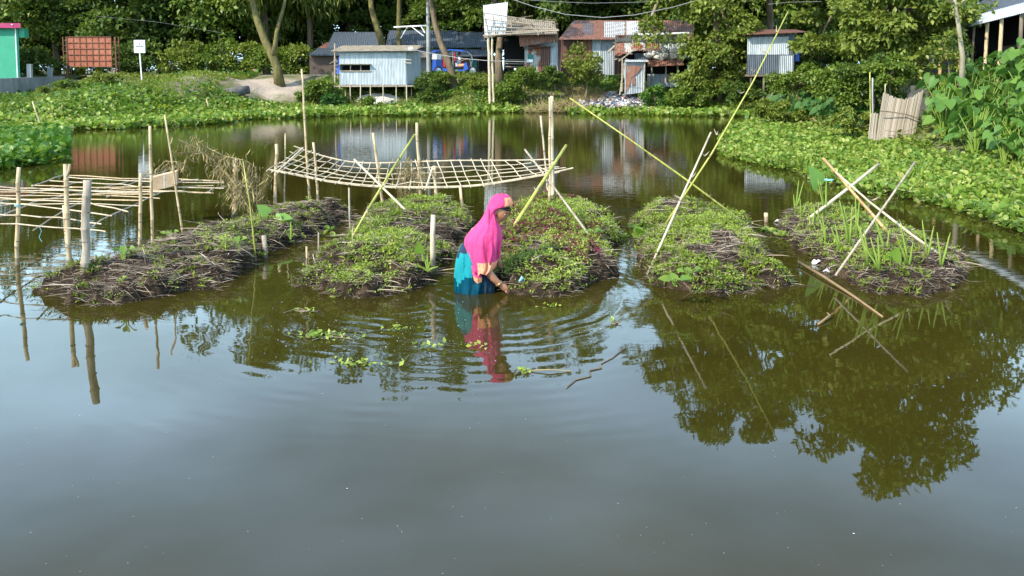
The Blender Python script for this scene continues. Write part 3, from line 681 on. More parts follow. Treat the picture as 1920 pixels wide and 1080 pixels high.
# concrete drain pipe lying on the bank, red pot by the road, cement block
p = G(446, 203, .55); p = D(446, 203, 45.5); z = zg1(p.x, p.y); m = MB(); A = Vector((p.x-.55, p.y-.2, z+.12)); B = Vector((p.x+.5, p.y+.4, z+.3)); dd = (B-A).normalized()
u = dd.cross(Vector((0, 0, 1))).normalized(); v = u.cross(dd)
m.loft([[q+(u*math.cos(t)+v*math.sin(t))*r for t in [2*math.pi*k/20 for k in range(20)]] for q, r in ((A+dd*.3, .17), (A, .18), (A, .23), (A.lerp(B, .5), .25), (B, .22), (B, .02))], cap=False)
tag(m.build('drain_pipe', M['concrete_dark'], origin=(p.x, p.y, z), smooth=True), 'dark concrete drain pipe lying half buried on the far sandy bank', 'pipe')
p = D(478, 140, 57); z = zg1(p.x, 57)+.05
m = MB(); m.loft([[Vector((p.x+math.cos(t)*r, 57+math.sin(t)*r, z+h)) for t in [2*math.pi*k/14 for k in range(14)]] for r, h in ((.12, 0), (.19, .12), (.2, .25), (.13, .36), (.15, .42))])
tag(m.build('clay_pot', M['tin_rust'], origin=(p.x, 57, z), smooth=True), 'small rust red clay pot standing by the road beside the mossy tree', 'pot')

# --- raised bamboo platform hut
Y0 = 46.5
o = thing('raised_hut', 'ramshackle raised hut of bamboo and tin on tall bamboo posts beside the water', 'hut', (D(920, 175, Y0).x, Y0, .5))
m = MB(); slope(m, (909, 66), Y0, (948, 64), Y0, (952, 4), Y0+.6, (906, 10), Y0+.6, pitch=.1); m.build('tin_screen', M['tin_white'], o)
m = MB(); slope(m, (908, 67), Y0+.05, (1044, 64), Y0+.05, (1040, 40), Y0+2.6, (925, 30), Y0+2.6, pitch=.12); m.build('roof', M['thatch'], o)
m = MB()
for (a_, b_) in (((906, 24), (985, 36)), ((908, 36), (990, 46)), ((909, 48), (1000, 55)), ((908, 60), (1044, 58)), ((925, 30), (930, 66)), ((940, 33), (944, 66)), ((958, 38), (960, 66)), ((908, 26), (917, 66)), ((970, 42), (1030, 50)), ((980, 36), (1020, 62)), ((950, 52), (1046, 55)), ((1000, 38), (1010, 66))):
    m.tube([D(*a_, Y0-.15+random.uniform(-.06, .06)), D(*b_, Y0-.1+random.uniform(-.06, .06))], .03, 6)
m.tube([D(906, 67, Y0-.15), D(1048, 57, Y0-.1)], .045, 6)
m.build('bamboo_lattice', M['bamboo_old'], o)
m = MB()
for k in range(40):
    x = random.uniform(925, 1042); y = random.uniform(32, 56); m.tube([D(x, y, Y0+1.4*(66-y)/30), D(x+random.uniform(-30, 30), y+random.uniform(-4, 4), Y0+1.3*(66-y)/30)], random.uniform(.012, .03), 5)
m.build('roof_poles', M['timber'], o)
m = MB(); slope(m, (908, 71), Y0+.2, (950, 69), Y0+.2, (950, 64), Y0+2.4, (908, 66), Y0+2.4, pitch=.2, amp=.01); m.build('floor_platform', M['bamboo_old'], o)
for (a_, b_, r) in (((919, 178), (915.5, 66), .075), ((926, 168), (922, 66), .06)):
    bpt = D(*a_, Y0+.0); m = pole_mesh((bpt.x, Y0, zg1(bpt.x, Y0)-.4), D(*b_, Y0), r, r*.9, nodes=5); m.build('post', M['bamboo_white'], o)
for (a_, b_) in (((1042, 135), (1043, 62)), ((983, 135), (986, 90))):
    bpt = D(*a_, Y0+2); m = pole_mesh((bpt.x, Y0+2, 1.2), D(*b_, Y0+2), .06); m.build('post', M['timber'], o)
m = MB(); slope(m, (975, 87), Y0+.5, (1040, 77), Y0+.5, (1043, 57), Y0+.7, (972, 61), Y0+.7, pitch=.1); m.build('front_panel', M['tin_rust'], o)
# tin walls under it
o = thing('tin_lean_to', 'patched grey and rust tin lean-to between the raised hut and the rusty house', 'shed', (D(1010, 150, Y0+2).x, Y0+2, 1.5))
yy = Y0+1.2
m = MB(); wallc(m, 984, 84, 1014, 132, yy, jag=.1); m.build('wall', M['tin_patch'], o)
m = MB(); wallc(m, 1014, 86, 1032, 134, yy+.02, jag=.1); m.build('wall', M['tin_brown'], o)
m = MB(); wallc(m, 1032, 80, 1046, 132, yy+.05, jag=.1); m.build('wall', M['tin_grey'], o)
m = MB(); slope(m, (982, 92), yy-.3, (1038, 86), yy-.3, (1040, 78), yy+.4, (980, 84), yy+.4, rows=2); m.build('roof', M['tin_patch'], o)
m = MB(); X0, Z0, X1, Z1 = rect(990, 102, 1000, 112, yy-.03); m.box(X0, yy-.06, Z0, X1, yy-.03, Z1); m.build('window', M['teal_paint'], o)
m = MB(); X0, Z0, X1, Z1 = rect(988, 111, 999, 117, yy-.05); m.box(X0, yy-.09, Z0, X1, yy-.061, Z1); m.build('white_board', M['white_paint'], o)
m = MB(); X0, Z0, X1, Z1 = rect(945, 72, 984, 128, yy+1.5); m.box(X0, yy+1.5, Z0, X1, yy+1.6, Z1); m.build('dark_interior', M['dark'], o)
m = MB()
for y_ in (112, 119, 125): m.tube([D(948, y_, yy+.8), D(985, y_+1, yy+.8)], .022, 5)
m.build('rail', M['bamboo_old'], o)

# --- rusty roofed house
Y0 = 51.0
o = thing('rusty_house', 'long house with a patched rust and silver tin roof above the litter slope', 'house', (D(1150, 135, Y0).x, Y0, 1.6))
m = MB()
slope(m, (1047, 74), Y0-.5, (1300, 74), Y0-.5, (1300, 38), Y0+3, (1076, 38), Y0+3, pitch=.12)
m.build('roof', M['tin_rust'], o)
for (a_, b_, t0, t1, mt) in ((1092, 1113, .25, .85, 'tin_slate'), (1133, 1172, .12, .93, 'tin_blue'), (1175, 1222, .1, .95, 'tin_white'), (1230, 1262, .0, .7, 'tin_brown')):
    ya, yb = 74-36*t0, 74-36*t1; Ya, Yb_ = Y0-.5+3.5*t0-.06, Y0-.5+3.5*t1-.06
    m = MB(); slope(m, (a_, ya), Ya, (b_, ya), Ya, (b_, yb), Yb_, (a_, yb), Yb_, pitch=.12); m.build('roof_patch', M[mt], o)
for (a_, b_, mt) in ((1052, 1085, 'tin_brown'), (1085, 1110, 'tin_rust'), (1110, 1128, 'tin_blue'), (1128, 1152, 'tin_grey')):
    m = MB(); wallc(m, a_, 72, b_, 140 if a_ > 1100 else 132, Y0+.02*random.random(), jag=.25); m.build('wall', M[mt], o)
m = MB(); X0, Z0, X1, Z1 = rect(1052, 72, 1290, 140, Y0+.2); m.box(X0, Y0+.25, 1.4, X1, Y0+4.5, Z1); m.build('inner_wall', M['tin_brown'], o)
# patchwork shack in front
Y0 = 48.6
o = thing('patchwork_shack', 'collapsing patchwork shack of rusty tin sheets above the litter slope', 'shack', (D(1215, 150, Y0).x, Y0, 1.4))
pieces = [((1153, 80), (1190, 80), (1188, 65), (1153, 66), 1.2, .8, 'tin_patch'), ((1190, 80), (1240, 82), (1240, 64), (1188, 65), 1.2, .8, 'tin_grey'), ((1238, 84), (1290, 84), (1290, 62), (1240, 64), 1.2, .8, 'tin_patch'),
          ((1152, 104), (1172, 100), (1170, 80), (1153, 82), .2, 1.1, 'tin_rust'), ((1172, 98), (1210, 92), (1208, 79), (1170, 81), .3, 1.1, 'tin_patch'), ((1208, 96), (1238, 96), (1236, 80), (1206, 80), .35, 1.1, 'tin_rust'), ((1236, 98), (1292, 98), (1292, 80), (1236, 80), .4, 1.1, 'tin_grey'),
          ((1214, 110), (1258, 110), (1258, 93), (1216, 94), .1, .3, 'tin_patch'), ((1256, 110), (1292, 108), (1292, 94), (1258, 94), .1, .3, 'tin_white'),
          ((1214, 124), (1282, 121), (1280, 111), (1216, 112), -.5, .1, 'tin_rust')]
for A, B, C, E, d0, d1, mt in pieces:
    m = MB(); slope(m, A, Y0+d0, B, Y0+d0, C, Y0+d1, E, Y0+d1, pitch=.11, jag=.12); m.build('roof_sheet', M[mt], o)
m = MB(); m.tube([D(1195, 65, Y0+.7), D(1292, 62, Y0+.7)], .06, 6); m.build('ridge_pole', M['white_paint'], o)
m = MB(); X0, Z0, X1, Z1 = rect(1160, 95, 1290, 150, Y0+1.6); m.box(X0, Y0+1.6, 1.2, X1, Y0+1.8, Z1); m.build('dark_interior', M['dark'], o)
m = MB(); wallc(m, 1190, 100, 1214, 112, Y0+.6, jag=.1); m.build('side_sheet', M['tin_slate'], o)
m = MB(); wallc(m, 1214, 139, 1285, 162, Y0+.2, jag=.05); m.build('low_wall', M['tin_grey'], o)
m = MB()
for k in range(22):
    x = random.uniform(1150, 1275); y = random.uniform(70, 112); m.tube([D(x, y, Y0-.1+(112-y)*.012), D(x+random.uniform(-25, 25), y+random.uniform(-9, 9), Y0-.12+(112-y)*.012)], random.uniform(.015, .03), 5); m.build('bamboo_pole', M['bamboo_old'], o); m = MB()
for px in (1222, 1248, 1270): m.tube([D(px, 155, Y0), D(px+1, 118, Y0)], .05, 6); m.build('post', M['bamboo_old'], o); m = MB()
m.tube([D(1160, 115, Y0-.5), D(1192, 91, Y0-.3)], .035, 6); m.tube([D(1140, 98, Y0-.2), D(1153, 86, Y0)], .06, 6)
m.build('bamboo_pole', M['bamboo_old'], o)
m = MB()
for k in range(12):
    c = D(random.uniform(1216, 1275), random.uniform(91, 110), Y0-.05); m.ball(c, (random.uniform(.15, .4), .12, random.uniform(.1, .18)), 9, 6, fn=lambda q: 1+.3*noise.noise(q*2.5))
m.build('sack_roofing', M['sand'], o, smooth=True)
# latrine cabin
Y0 = 46.9
o = thing('latrine_cabin', 'narrow upright rust stained tin cabin at the top of the litter slope', 'cabin', (D(1192, 175, Y0).x, Y0, .6))
X0, Z0, X1, Z1 = rect(1174, 117, 1207, 177, Y0)
m = MB(); m.corr((X0, Y0, Z0), (X1, Y0+.05, Z0+.1), (X1, Y0+.05, Z1), (X0, Y0, Z1), pitch=.1); m.corr((X1, Y0+.05, Z0+.1), (X1+.25, Y0+1, Z0+.3), (X1+.25, Y0+1, Z1), (X1, Y0+.05, Z1), pitch=.1); m.corr((X0, Y0+1, Z0), (X0, Y0, Z0), (X0, Y0, Z1), (X0, Y0+1, Z1), pitch=.1)
m.build('wall', M['tin_grey'], o)
m = MB(); zz = lambda y: D(0, y, Y0).z; xx = lambda x: D(x, 0, Y0).x
m.loft([[Vector((xx(x), Y0+dy, zz(y))) for x, y in ((1175, 175), (1183, 160), (1185, 146), (1195, 139), (1206, 124), (1175, 122))] for dy in (-.03, -.024)]); m.loft([[Vector((xx(x), Y0+dy, zz(y))) for x, y in ((1187, 161), (1193, 158), (1192, 144), (1187, 146))] for dy in (-.03, -.024)])
m.build('rust_sheet', M['tin_rust'], o)
m = MB(); slope(m, (1171, 116), Y0-.2, (1215, 116), Y0-.15, (1216, 112), Y0+1.2, (1172, 112), Y0+1.2, pitch=.1); m.build('roof', M['tin_white'], o)
m = MB()
for a_, b_ in (((1166, 172), (1167, 112)), ((1162, 178), (1171, 118)), ((1207, 172), (1209, 114))): m.tube([D(*a_, Y0-.2), D(*b_, Y0)], .04, 6)
m.build('corner_pole', M['bamboo_old'], o)
# tree-side tin shed on legs
Y0 = 44.0
o = thing('grey_tin_shed', 'weathered blue grey tin shed on legs behind the tall bamboo rod', 'shed', (D(1455, 150, Y0).x, Y0, 1))
X0, Z0, X1, Z1 = rect(1400, 63, 1490, 139, Y0)
m = MB(); m.corr((X0, Y0, Z0), (X1, Y0, Z0), (X1, Y0, Z1), (X0, Y0, Z1-.1), pitch=.1); m.corr((X1, Y0, Z0), (X1+.5, Y0+2.5, Z0), (X1+.5, Y0+2.5, Z1), (X1, Y0, Z1), pitch=.1); m.build('wall', M['tin_slate'], o)
xm = D(1462, 100, Y0).x
m = MB(); m.corr((xm, Y0-.02, Z0), (X1-.05, Y0-.02, Z0), (X1-.05, Y0-.02, Z0+.95), (xm, Y0-.02, Z0+.95), pitch=.1); m.corr((X0, Y0-.02, Z0+1.0), (X1-.3, Y0-.02, Z0+1.0), (X1-.3, Y0-.02, Z1-.15), (X0, Y0-.02, Z1-.2), pitch=.1); m.build('wall_sheet', M['tin_blue'], o)
m = MB(); m.corr((X0-.2, Y0-.4, Z1-.08), (X1+.6, Y0-.4, Z1+.06), (X1+.9, Y0+2.8, Z1+.35), (X0, Y0+2.8, Z1+.3), pitch=.1); m.build('roof', M['tin_brown'], o)
m = MB(); m.box(X0, Y0, Z0-.12, X1+.6, Y0+2.4, Z0-.01)
for px in (1408, 1432, 1448, 1470, 1488): 
    x = D(px, 150, Y0+.1).x; m.tube([(x, Y0+.1, .8), (x, Y0+.1, Z0)], .05, 6)
m.build('floor_and_legs', M['timber'], o)
m = MB(); X2, Z2, X3, Z3 = rect(1491, 95, 1499, 115, Y0+.6); m.box(X2, Y0+.6, Z2, X3, Y0+1.2, Z3)
tag(m.build('water_drum', M['blue_plastic'], origin=(X2, Y0+.6, Z2)), 'blue plastic drum beside the grey tin shed on legs', 'drum')
# upper right house with open veranda
Y0 = 27.0
zf = 2.1
o = thing('veranda_house', 'dark open veranda house with pale blue tin eave at the top right', 'house', (D(1850, 90, Y0).x+1, Y0+2, zf))
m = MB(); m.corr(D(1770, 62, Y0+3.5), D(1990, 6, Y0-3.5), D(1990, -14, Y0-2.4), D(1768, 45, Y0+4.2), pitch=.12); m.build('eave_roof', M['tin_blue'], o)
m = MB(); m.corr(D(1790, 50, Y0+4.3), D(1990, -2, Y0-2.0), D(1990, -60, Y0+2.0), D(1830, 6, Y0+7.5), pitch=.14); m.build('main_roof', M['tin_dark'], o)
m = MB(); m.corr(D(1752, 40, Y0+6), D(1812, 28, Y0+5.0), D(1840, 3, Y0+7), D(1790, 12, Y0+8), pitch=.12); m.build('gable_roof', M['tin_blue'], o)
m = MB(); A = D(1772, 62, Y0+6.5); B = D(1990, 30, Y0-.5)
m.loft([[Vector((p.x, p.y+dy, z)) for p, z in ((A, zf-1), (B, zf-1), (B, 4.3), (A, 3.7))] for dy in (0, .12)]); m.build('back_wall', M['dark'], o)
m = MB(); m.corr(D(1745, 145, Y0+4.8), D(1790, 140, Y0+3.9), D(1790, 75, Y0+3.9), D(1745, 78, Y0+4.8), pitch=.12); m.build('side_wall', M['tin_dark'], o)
for (px, ty, q) in ((1873, 36, -.1), (1846, 44, 1.0), (1800, 58, 2.4), (1910, 26, -1.3), (1822, 52, 1.6)):
    a_ = D(px, 130, Y0+q); m = pole_mesh((a_.x, a_.y, zf-.8), (a_.x+.02, a_.y, D(px, ty, Y0+q).z), .055 if px != 1822 else .04); m.build('post', M['bamboo' if px in (1873, 1846) else 'timber'], o)
for k, px in enumerate((1763, 1797)):
    a_ = D(px, 120, Y0+1); m = pole_mesh((a_.x, a_.y, zf-.7), (a_.x, a_.y, D(px, 90, Y0+1).z), .05, nodes=3)
    tag(m.build('bamboo_stake', M['bamboo_orange'], origin=(a_.x, a_.y, zf-.7)), ['orange bamboo stake at the left end of the veranda house', 'orange bamboo stake in front of the veranda, beside the pale forked tree'][k], 'stake')
# cement block by the fence
c = D(1728, 175, 26); m = MB(); m.box(c.x-.25, 26, .3, c.x+.22, 26.4, D(0, 161, 26).z)
tag(m.build('cement_block', M['concrete_dark'], origin=(c.x, 26, .3)), 'dark mossy cement block behind the right end of the reed fence', 'block')

# pole frame with crossbar in front of the slate roofs
b1 = D(749, 92, 55.8); b2 = D(804, 137, 54.0)
o = thing('utility_pole', 'mossy wooden pole with a crossbar and struts, left of the rickshaw', 'pole', (b1.x, 55.8, 1.9))
m = MB(); m.tube([(b1.x, 55.8, 1.7), D(748, 50, 55.8), D(749, -30, 55.8)], [.19, .16, .14], 10, wob=.04); m.build('shaft', M['moss_bark'], o)
m = MB(); m.tube([D(738, 51, 55.6), D(800, 48, 54.1)], .05, 6); m.build('crossbar', M['white_paint'], o)
for a_, b_ in (((751, 72), (765, 49)), ((769, 48), (795, 68)), ((790, 50), (797, 62))): m = MB(); m.tube([D(*a_, 55.5), D(*b_, 55.2)], .035, 6); m.build('strut', M['white_paint'], o)
o = thing('utility_pole', 'grey green straight pole standing right behind the back wheel of the rickshaw', 'pole', (b2.x, 54.0, zg1(b2.x, 54)))
m = MB(); m.tube([(b2.x, 54.0, zg1(b2.x, 54)-.2), D(803, 70, 54), D(802, -30, 54)], [.15, .125, .11], 10, wob=.03); m.build('shaft', M['concrete'], o)
# ------------------------------------------------------------------ trees
def crown_geo(rng, rad, nclump, nleaf, size, tv, tf, cr=(.75, 1.5), droop=.35, hollow=.45, under=.35):
    rad = np.array(rad)
    cs = []
    while len(cs) < nclump:
        p = rng.normal(size=3); p /= np.linalg.norm(p); 
        r = rng.uniform(hollow, 1.0)**.6
        if p[2] < -under: p[2] *= .6
        wob = 1+.22*math.sin(3*math.atan2(p[1], p[0])+rng.uniform(-.6, .6))
        cs.append(p*r*rad*wob*.86)
    cs = np.array(cs); crs = rng.uniform(*cr, size=nclump)
    k = rng.integers(0, nclump, nleaf)
    d = norm(rng.normal(size=(nleaf, 3))); d[:, 2] = np.where(d[:, 2] < -.3, -d[:, 2]*.6, d[:, 2]); d = norm(d)
    rr = rng.uniform(.35, 1.0, nleaf)**.5
    P = cs[k]+d*(crs[k]*rr)[:, None]*np.array([1, 1, .72])
    out = norm(d*.7+rng.normal(size=(nleaf, 3))*.6+np.array([0, 0, -droop]))
    up = norm(d*.5+rng.normal(size=(nleaf, 3))*.45+np.array([0, 0, .9]))
    S = size*rng.uniform(.6, 1.35, nleaf)
    return scat(tv, tf, P, orient(out, up), S), cs
def limb(mb, a, b, r0, r1, seg=6, n=5, sag=.12):
    a = Vector(a); b = Vector(b); L_ = (b-a).length; pts = []; o_ = Vector((random.uniform(-1, 1), random.uniform(-1, 1), random.uniform(-.4, 1)))*L_*sag
    for i in range(n+1):
        t = i/n; pts.append(a.lerp(b, t)+o_*math.sin(math.pi*t)+Vector((random.gauss(0, 1), random.gauss(0, 1), random.gauss(0, 1)))*L_*.012)
    mb.tube(pts, [r0+(r1-r0)*i/n for i in range(n+1)], seg, wob=.1)
def tree(name, label, cat, base, top, crown_c, rad, leaf='leaf_mid', bark='bark', r=.25, nclump=40, nleaf=9000, size=.26, group=None, seed=0, tmpl=(LEAF_V, LEAF_F), cr=(.75, 1.5), limbs=7, trunk=None, droop=.35, multi=1, **kw):
    rng = np.random.default_rng(seed); random.seed(seed)
    o = thing(name, label, cat, base, group)
    (V, Fc), cs = crown_geo(rng, rad, nclump, nleaf, size, *tmpl, cr=cr, droop=droop, **kw)
    V = V+np.array(crown_c)
    link_mesh('crown', np_mesh('crown', V, Fc), M[leaf], o)
    m = MB(); b0 = Vector(base)-Vector((0, 0, .3)); tp = Vector(top)
    if trunk: pts = [Vector(p) for p in trunk]; pts[0] = pts[0]-Vector((0, 0, .3))
    else: pts = [b0+(tp-b0)*t+Vector((math.sin(t*3+seed), math.cos(t*2+seed), 0))*.12*(tp-b0).length*.3*math.sin(math.pi*t) for t in np.linspace(0, 1, 7)]
    n = len(pts); m.tube(pts, [r*(1.35 if i == 0 else 1.1-.5*i/(n-1)) for i in range(n)], 10, wob=.09)
    order = sorted(range(len(cs)), key=lambda i: rng.random())[:limbs]
    for i in order:
        e = Vector(cs[i])+Vector(crown_c); st = pts[-1].lerp(pts[-2], random.random()*.8) if n > 1 else pts[-1]
        limb(m, st, e, r*.42, r*.10)
    m.build('trunk', M[bark], o, smooth=True)
    return o
# prototypes for the wood behind the road
GA = 'trees of the wood behind the far road'
def wood(i, leaf, H, rx, size, nleaf, seed, nclump=70, tm=(LEAF_V, LEAF_F), label='', droop=.35, name='broadleaf_tree'):
    return tree(name, label, 'tree', (0, 0, 0), (0, 0, H*.62), (0, 0, H*.54), (rx, rx*.8, H*.47), leaf, nclump=nclump, nleaf=nleaf, size=size, seed=seed, group=GA, tmpl=tm, cr=(.8, 1.6), droop=droop, under=.9)
protos = [wood(0, 'leaf_dark', 12, 4.4, .34, 13000, 1), wood(1, 'leaf_mid', 12, 4.2, .32, 13000, 2), wood(2, 'leaf_olive', 12, 4.0, .30, 13000, 3),
          wood(3, 'leaf_olive', 12, 4.2, .42, 13000, 4, tm=(LONG_V, LONG_F), droop=1.0, name='bamboo_clump'), wood(4, 'leaf_dark', 12, 4.8, .38, 12000, 5)]
WOODS = [  # px, Y, height, proto, label
 (20, 64, 12.5, 1, 'yellow green tree rising directly behind the green building'),
 (105, 66, 11, 2, 'olive bushy tree behind the left end of the billboard'),
 (185, 66, 8.6, 0, 'low dark tree behind the middle of the billboard'),
 (262, 65, 11.5, 4, 'dark dense tree behind the white notice sign'),
 (345, 66, 14.5, 0, 'dark tree just right of the walking child'),
 (415, 65, 14.1, 1, 'green tree with hanging light leaves left of the mossy trunk'),
 (500, 66, 19.2, 3, 'feathery bamboo clump behind the mossy leaning tree'),
 (578, 68, 19.2, 3, 'feathery olive bamboo clump above the left end of the slate roof'),
 (660, 71, 21.5, 0, 'dark tall tree behind the left upper slate roof'),
 (745, 72, 22.6, 1, 'green tall tree behind the gap between the slate roofs'),
 (830, 71, 21.5, 0, 'dark tall tree above the parked rickshaw'),
 (905, 68, 19.2, 1, 'green tree behind the left edge of the raised hut'),
 (975, 67, 17.5, 2, 'olive tree above the raised hut roof'),
 (1045, 66, 17.5, 0, 'dark tree behind the hip of the rusty house roof'),
 (1115, 67, 13, 4, 'dark tree behind the silver panels of the rusty roof'),
 (1185, 68, 10, 0, 'low dark tree behind the right part of the rusty roof'),
 (1270, 66, 14, 1, 'green tree behind the riverside tree and the patchwork shack'),
 (1360, 63, 15, 4, 'dark tree filling the top right of the rusty house'),
 (1450, 62, 15, 0, 'dark tree behind the grey tin shed on legs'),
 (1540, 58, 15, 1, 'green tree standing right of the grey tin shed'),
 (1640, 56, 15, 0, 'dark tree far behind the reed fence'),
 (1740, 54, 15, 4, 'dark tree far behind the gable of the veranda house'),
 (1850, 52, 14, 1, 'green tree rising behind the veranda house roof'),
 (1950, 50, 14, 0, 'dark tree at the right edge behind the veranda house')]
used = set()
for i, (px, Y, H, k, lb) in enumerate(WOODS):
    x = D(px, 100, Y).x; z = zg1(x, Y)-.2; sc = (1.0 if H > 10 else .8, 1.0, H/12.0)
    if k not in used:
        o = protos[k]; used.add(k); o.location = (x, Y, z); o.scale = sc; o.rotation_euler.z = i*1.3; o['label'] = lb
    else: copy_tree(protos[k], (x, Y, z), i*1.3, sc, label=lb)
BACK = [(60, 80, 11, 0), (150, 82, 9.5, 4), (300, 82, 13, 4), (400, 80, 16, 0), (540, 84, 19, 4), (620, 86, 20, 0), (700, 86, 20, 4), (790, 86, 20, 0), (880, 84, 19, 4), (950, 82, 17, 0), (1020, 80, 16, 4), (1090, 80, 14, 0), (1155, 80, 10, 4), (1230, 78, 13, 4),
        (1320, 76, 15, 0), (1410, 74, 15, 4), (1500, 72, 15, 0), (1600, 70, 15, 4), (1700, 68, 15, 0)]
BACK += [(400+i*62, 74+(i % 3)*1.5, 18.5+(i*5 % 4)*.6+(1.5 if 640 < 400+i*62 < 900 else 0), (4, 0, 1)[i % 3]) for i in range(12)]
for i, (px, Y, H, k) in enumerate(BACK):
    x = D(px, 100, Y).x; copy_tree(protos[k], (x, Y, 1.5), 2+i*1.7, (1.15, 1.1, H/12.0*(1.1 if 380 < px < 1110 else 1)), label='dark tree deep in the wood, mostly hidden behind the front row of trees', group='hidden back row of the wood')

for i in range(24):      # low understory that closes the wood under the crowns
    px = -20+i*84; Y = 70+(i*7 % 5)-(10 if px > 1350 else 0); x = D(px, 100, Y).x
    copy_tree(protos[0 if i % 2 else 4], (x, Y, zg1(x, Y)-.3), i*2.1, (1.0, .8, .62 if 380 < px < 1060 else .42), label='low leafy undergrowth tree in the shade of the wood, mostly hidden', group='shaded undergrowth of the wood')
def atD(px, py, Y): q = D(px, py, Y); return (q.x, q.y, q.z)
def onb(px, Y): x = D(px, 140, Y).x; return (x, Y, zg1(x, Y))
# mossy tree on the sandy bank
b0 = onb(525, 50)
tree('mossy_tree', 'large tree with a mossy forked trunk leaning left on the bare sandy bank', 'tree', b0, (0, 0, 0), atD(455, -95, 51), (4.2, 3.4, 3.0), 'leaf_olive', 'moss_bark', .26, 44, 15000, .20, seed=21,
     trunk=[b0, atD(519, 125, 50), atD(508, 98, 50.1), atD(495, 72, 50.3), atD(483, 40, 50.5), atD(474, 5, 50.8), atD(470, -30, 51)], cr=(.6, 1.3), limbs=12, under=.8)
m = MB(); root = [q for q in bpy.data.objects if q.name == 'mossy_tree'][0]
m.tube([atD(512, 105, 50), atD(516, 85, 50), atD(519, 60, 50.2), atD(530, 20, 50.6), atD(540, -20, 51)], [.17, .14, .12, .1, .07], 8, wob=.1); m.build('fork', M['moss_bark'], root, smooth=True)
b0 = onb(722, 56)
tree('leaning_tree', 'thick mossy trunk rising behind the tin shed roof in front of the slate roofs', 'tree', b0, (0, 0, 0), atD(690, -110, 57), (4.4, 3.6, 3.2), 'leaf_mid', 'moss_bark', .24, 44, 15000, .22, seed=22,
     trunk=[b0, atD(716, 80, 56), atD(706, 48, 56), atD(697, 20, 56.2), atD(692, -30, 57)], cr=(.6, 1.3), limbs=14, under=.9)
b0 = onb(852, 50.5)
tree('ivy_tree', 'dark leaning tree trunk with ivy in front of the parked rickshaw', 'tree', b0, (0, 0, 0), atD(838, -85, 51.5), (4.3, 3.4, 3.0), 'leaf_mid', 'bark', .22, 44, 14000, .21, seed=23,
     trunk=[b0, atD(848, 140, 50.5), atD(838, 108, 50.5), atD(826, 80, 50.7), atD(816, 45, 51), atD(808, 0, 51), atD(806, -40, 51.4)], cr=(.6, 1.3), limbs=14, under=.9)
b0 = onb(938, 49.5)
tree('shade_tree', 'dark trunked tree standing behind the posts of the raised hut', 'tree', b0, (0, 0, 0), atD(915, -70, 51.0), (3.6, 3.0, 3.2), 'leaf_mid', 'bark', .22, 40, 12000, .21, seed=24,
     trunk=[b0, atD(935, 110, 49.5), atD(938, 70, 49.8), atD(930, 20, 50.5), atD(925, -30, 51)], cr=(.6, 1.2), limbs=14, under=.9)
# bare leaning trunk over the rusty roof
b0 = (D(1198, 62, 52).x, 52, 1.8)
tree('roof_tree', 'tree with a bare pale limb leaning right across the silver rusty roof', 'tree', b0, (0, 0, 0), atD(1262, -55, 50), (3.4, 3.0, 3.0), 'leaf_mid', 'bark_pale', .14, 34, 9000, .22, seed=25,
     trunk=[b0, atD(1200, 62, 50.9), atD(1212, 45, 50.5), atD(1225, 25, 50.2), atD(1232, 5, 50), atD(1245, -30, 50)], cr=(.6, 1.2), limbs=10, under=.8)
# riverside tree (centre right), foliage down to the water
b0 = onb(1345, 45.5)
tree('riverside_tree', 'big leafy green tree bending low over the bank right of the latrine cabin', 'tree', b0, atD(1340, -20, 46), atD(1335, -120, 46.5), (4.3, 3.2, 8.6), 'leaf_olive', 'bark', .2, 120, 38000, .24, seed=26, cr=(.6, 1.25), limbs=26, under=1.0, droop=.5)
# right bank trees
b0 = (15.6, 36, 2.2)
tree('bank_tree', 'broad leafy tree with pale green leaves between the tin shed and the veranda house', 'tree', b0, (15.2, 36, 8), (14.6, 35.0, 7.8), (4.9, 3.4, 6.4), 'leaf_olive', 'bark', .24, 90, 24000, .26, seed=27, cr=(.6, 1.3), limbs=24, under=1.0, droop=.5, tmpl=(LEAF_V, LEAF_F))
b0 = (16.8, 35, 2.2)
tree('bank_tree', 'tall tree with high crown standing behind the gable of the veranda house', 'tree', b0, (16.5, 35, 9), (15.6, 35.0, 10.2), (5.6, 4.2, 4.6), 'leaf_mid', 'bark', .26, 70, 17000, .28, seed=28, cr=(.7, 1.4), limbs=20, under=.9)
b0 = (12.9, 29.5, 2.0)
tree('bank_tree', 'leafy hanging tree right behind the two thin poles beside the reed fence', 'tree', b0, (13.0, 29.5, 4.5), (13.6, 29.3, 3.9), (2.5, 1.6, 2.2), 'leaf_olive', 'bark', .12, 46, 13000, .19, seed=29, cr=(.4, .8), limbs=16, under=.9, droop=.6)
b0 = (14.4, 48.5, 1.9)
tree('bank_tree', 'tall tree with its high crown rising behind the grey tin shed on legs', 'tree', b0, (14.2, 48.5, 12), (13.6, 47.5, 14.2), (4.8, 3.2, 5.4), 'leaf_mid', 'bark', .2, 60, 16000, .26, seed=33, cr=(.6, 1.3), limbs=18, under=.9)
# pale forked tree in front of the veranda
b0 = onb(1804, 25)
tree('forked_tree', 'slender pale forked tree with few leaves in front of the veranda', 'tree', (D(1805, 125, 24.5).x, 24.5, zg1(D(1805, 125, 24.5).x, 24.5)), (0, 0, 0), atD(1800, -10, 24.5), (1.2, .9, .7), 'leaf_olive', 'bark_pale', .07, 16, 420, .15, seed=30,
     trunk=[(D(1805, 125, 24.5).x, 24.5, 1.7), atD(1805, 105, 24.5), atD(1800, 70, 24.5), atD(1797, 45, 24.5), atD(1793, 20, 24.5), atD(1790, -5, 24.5)], cr=(.2, .5), limbs=9, under=.9)
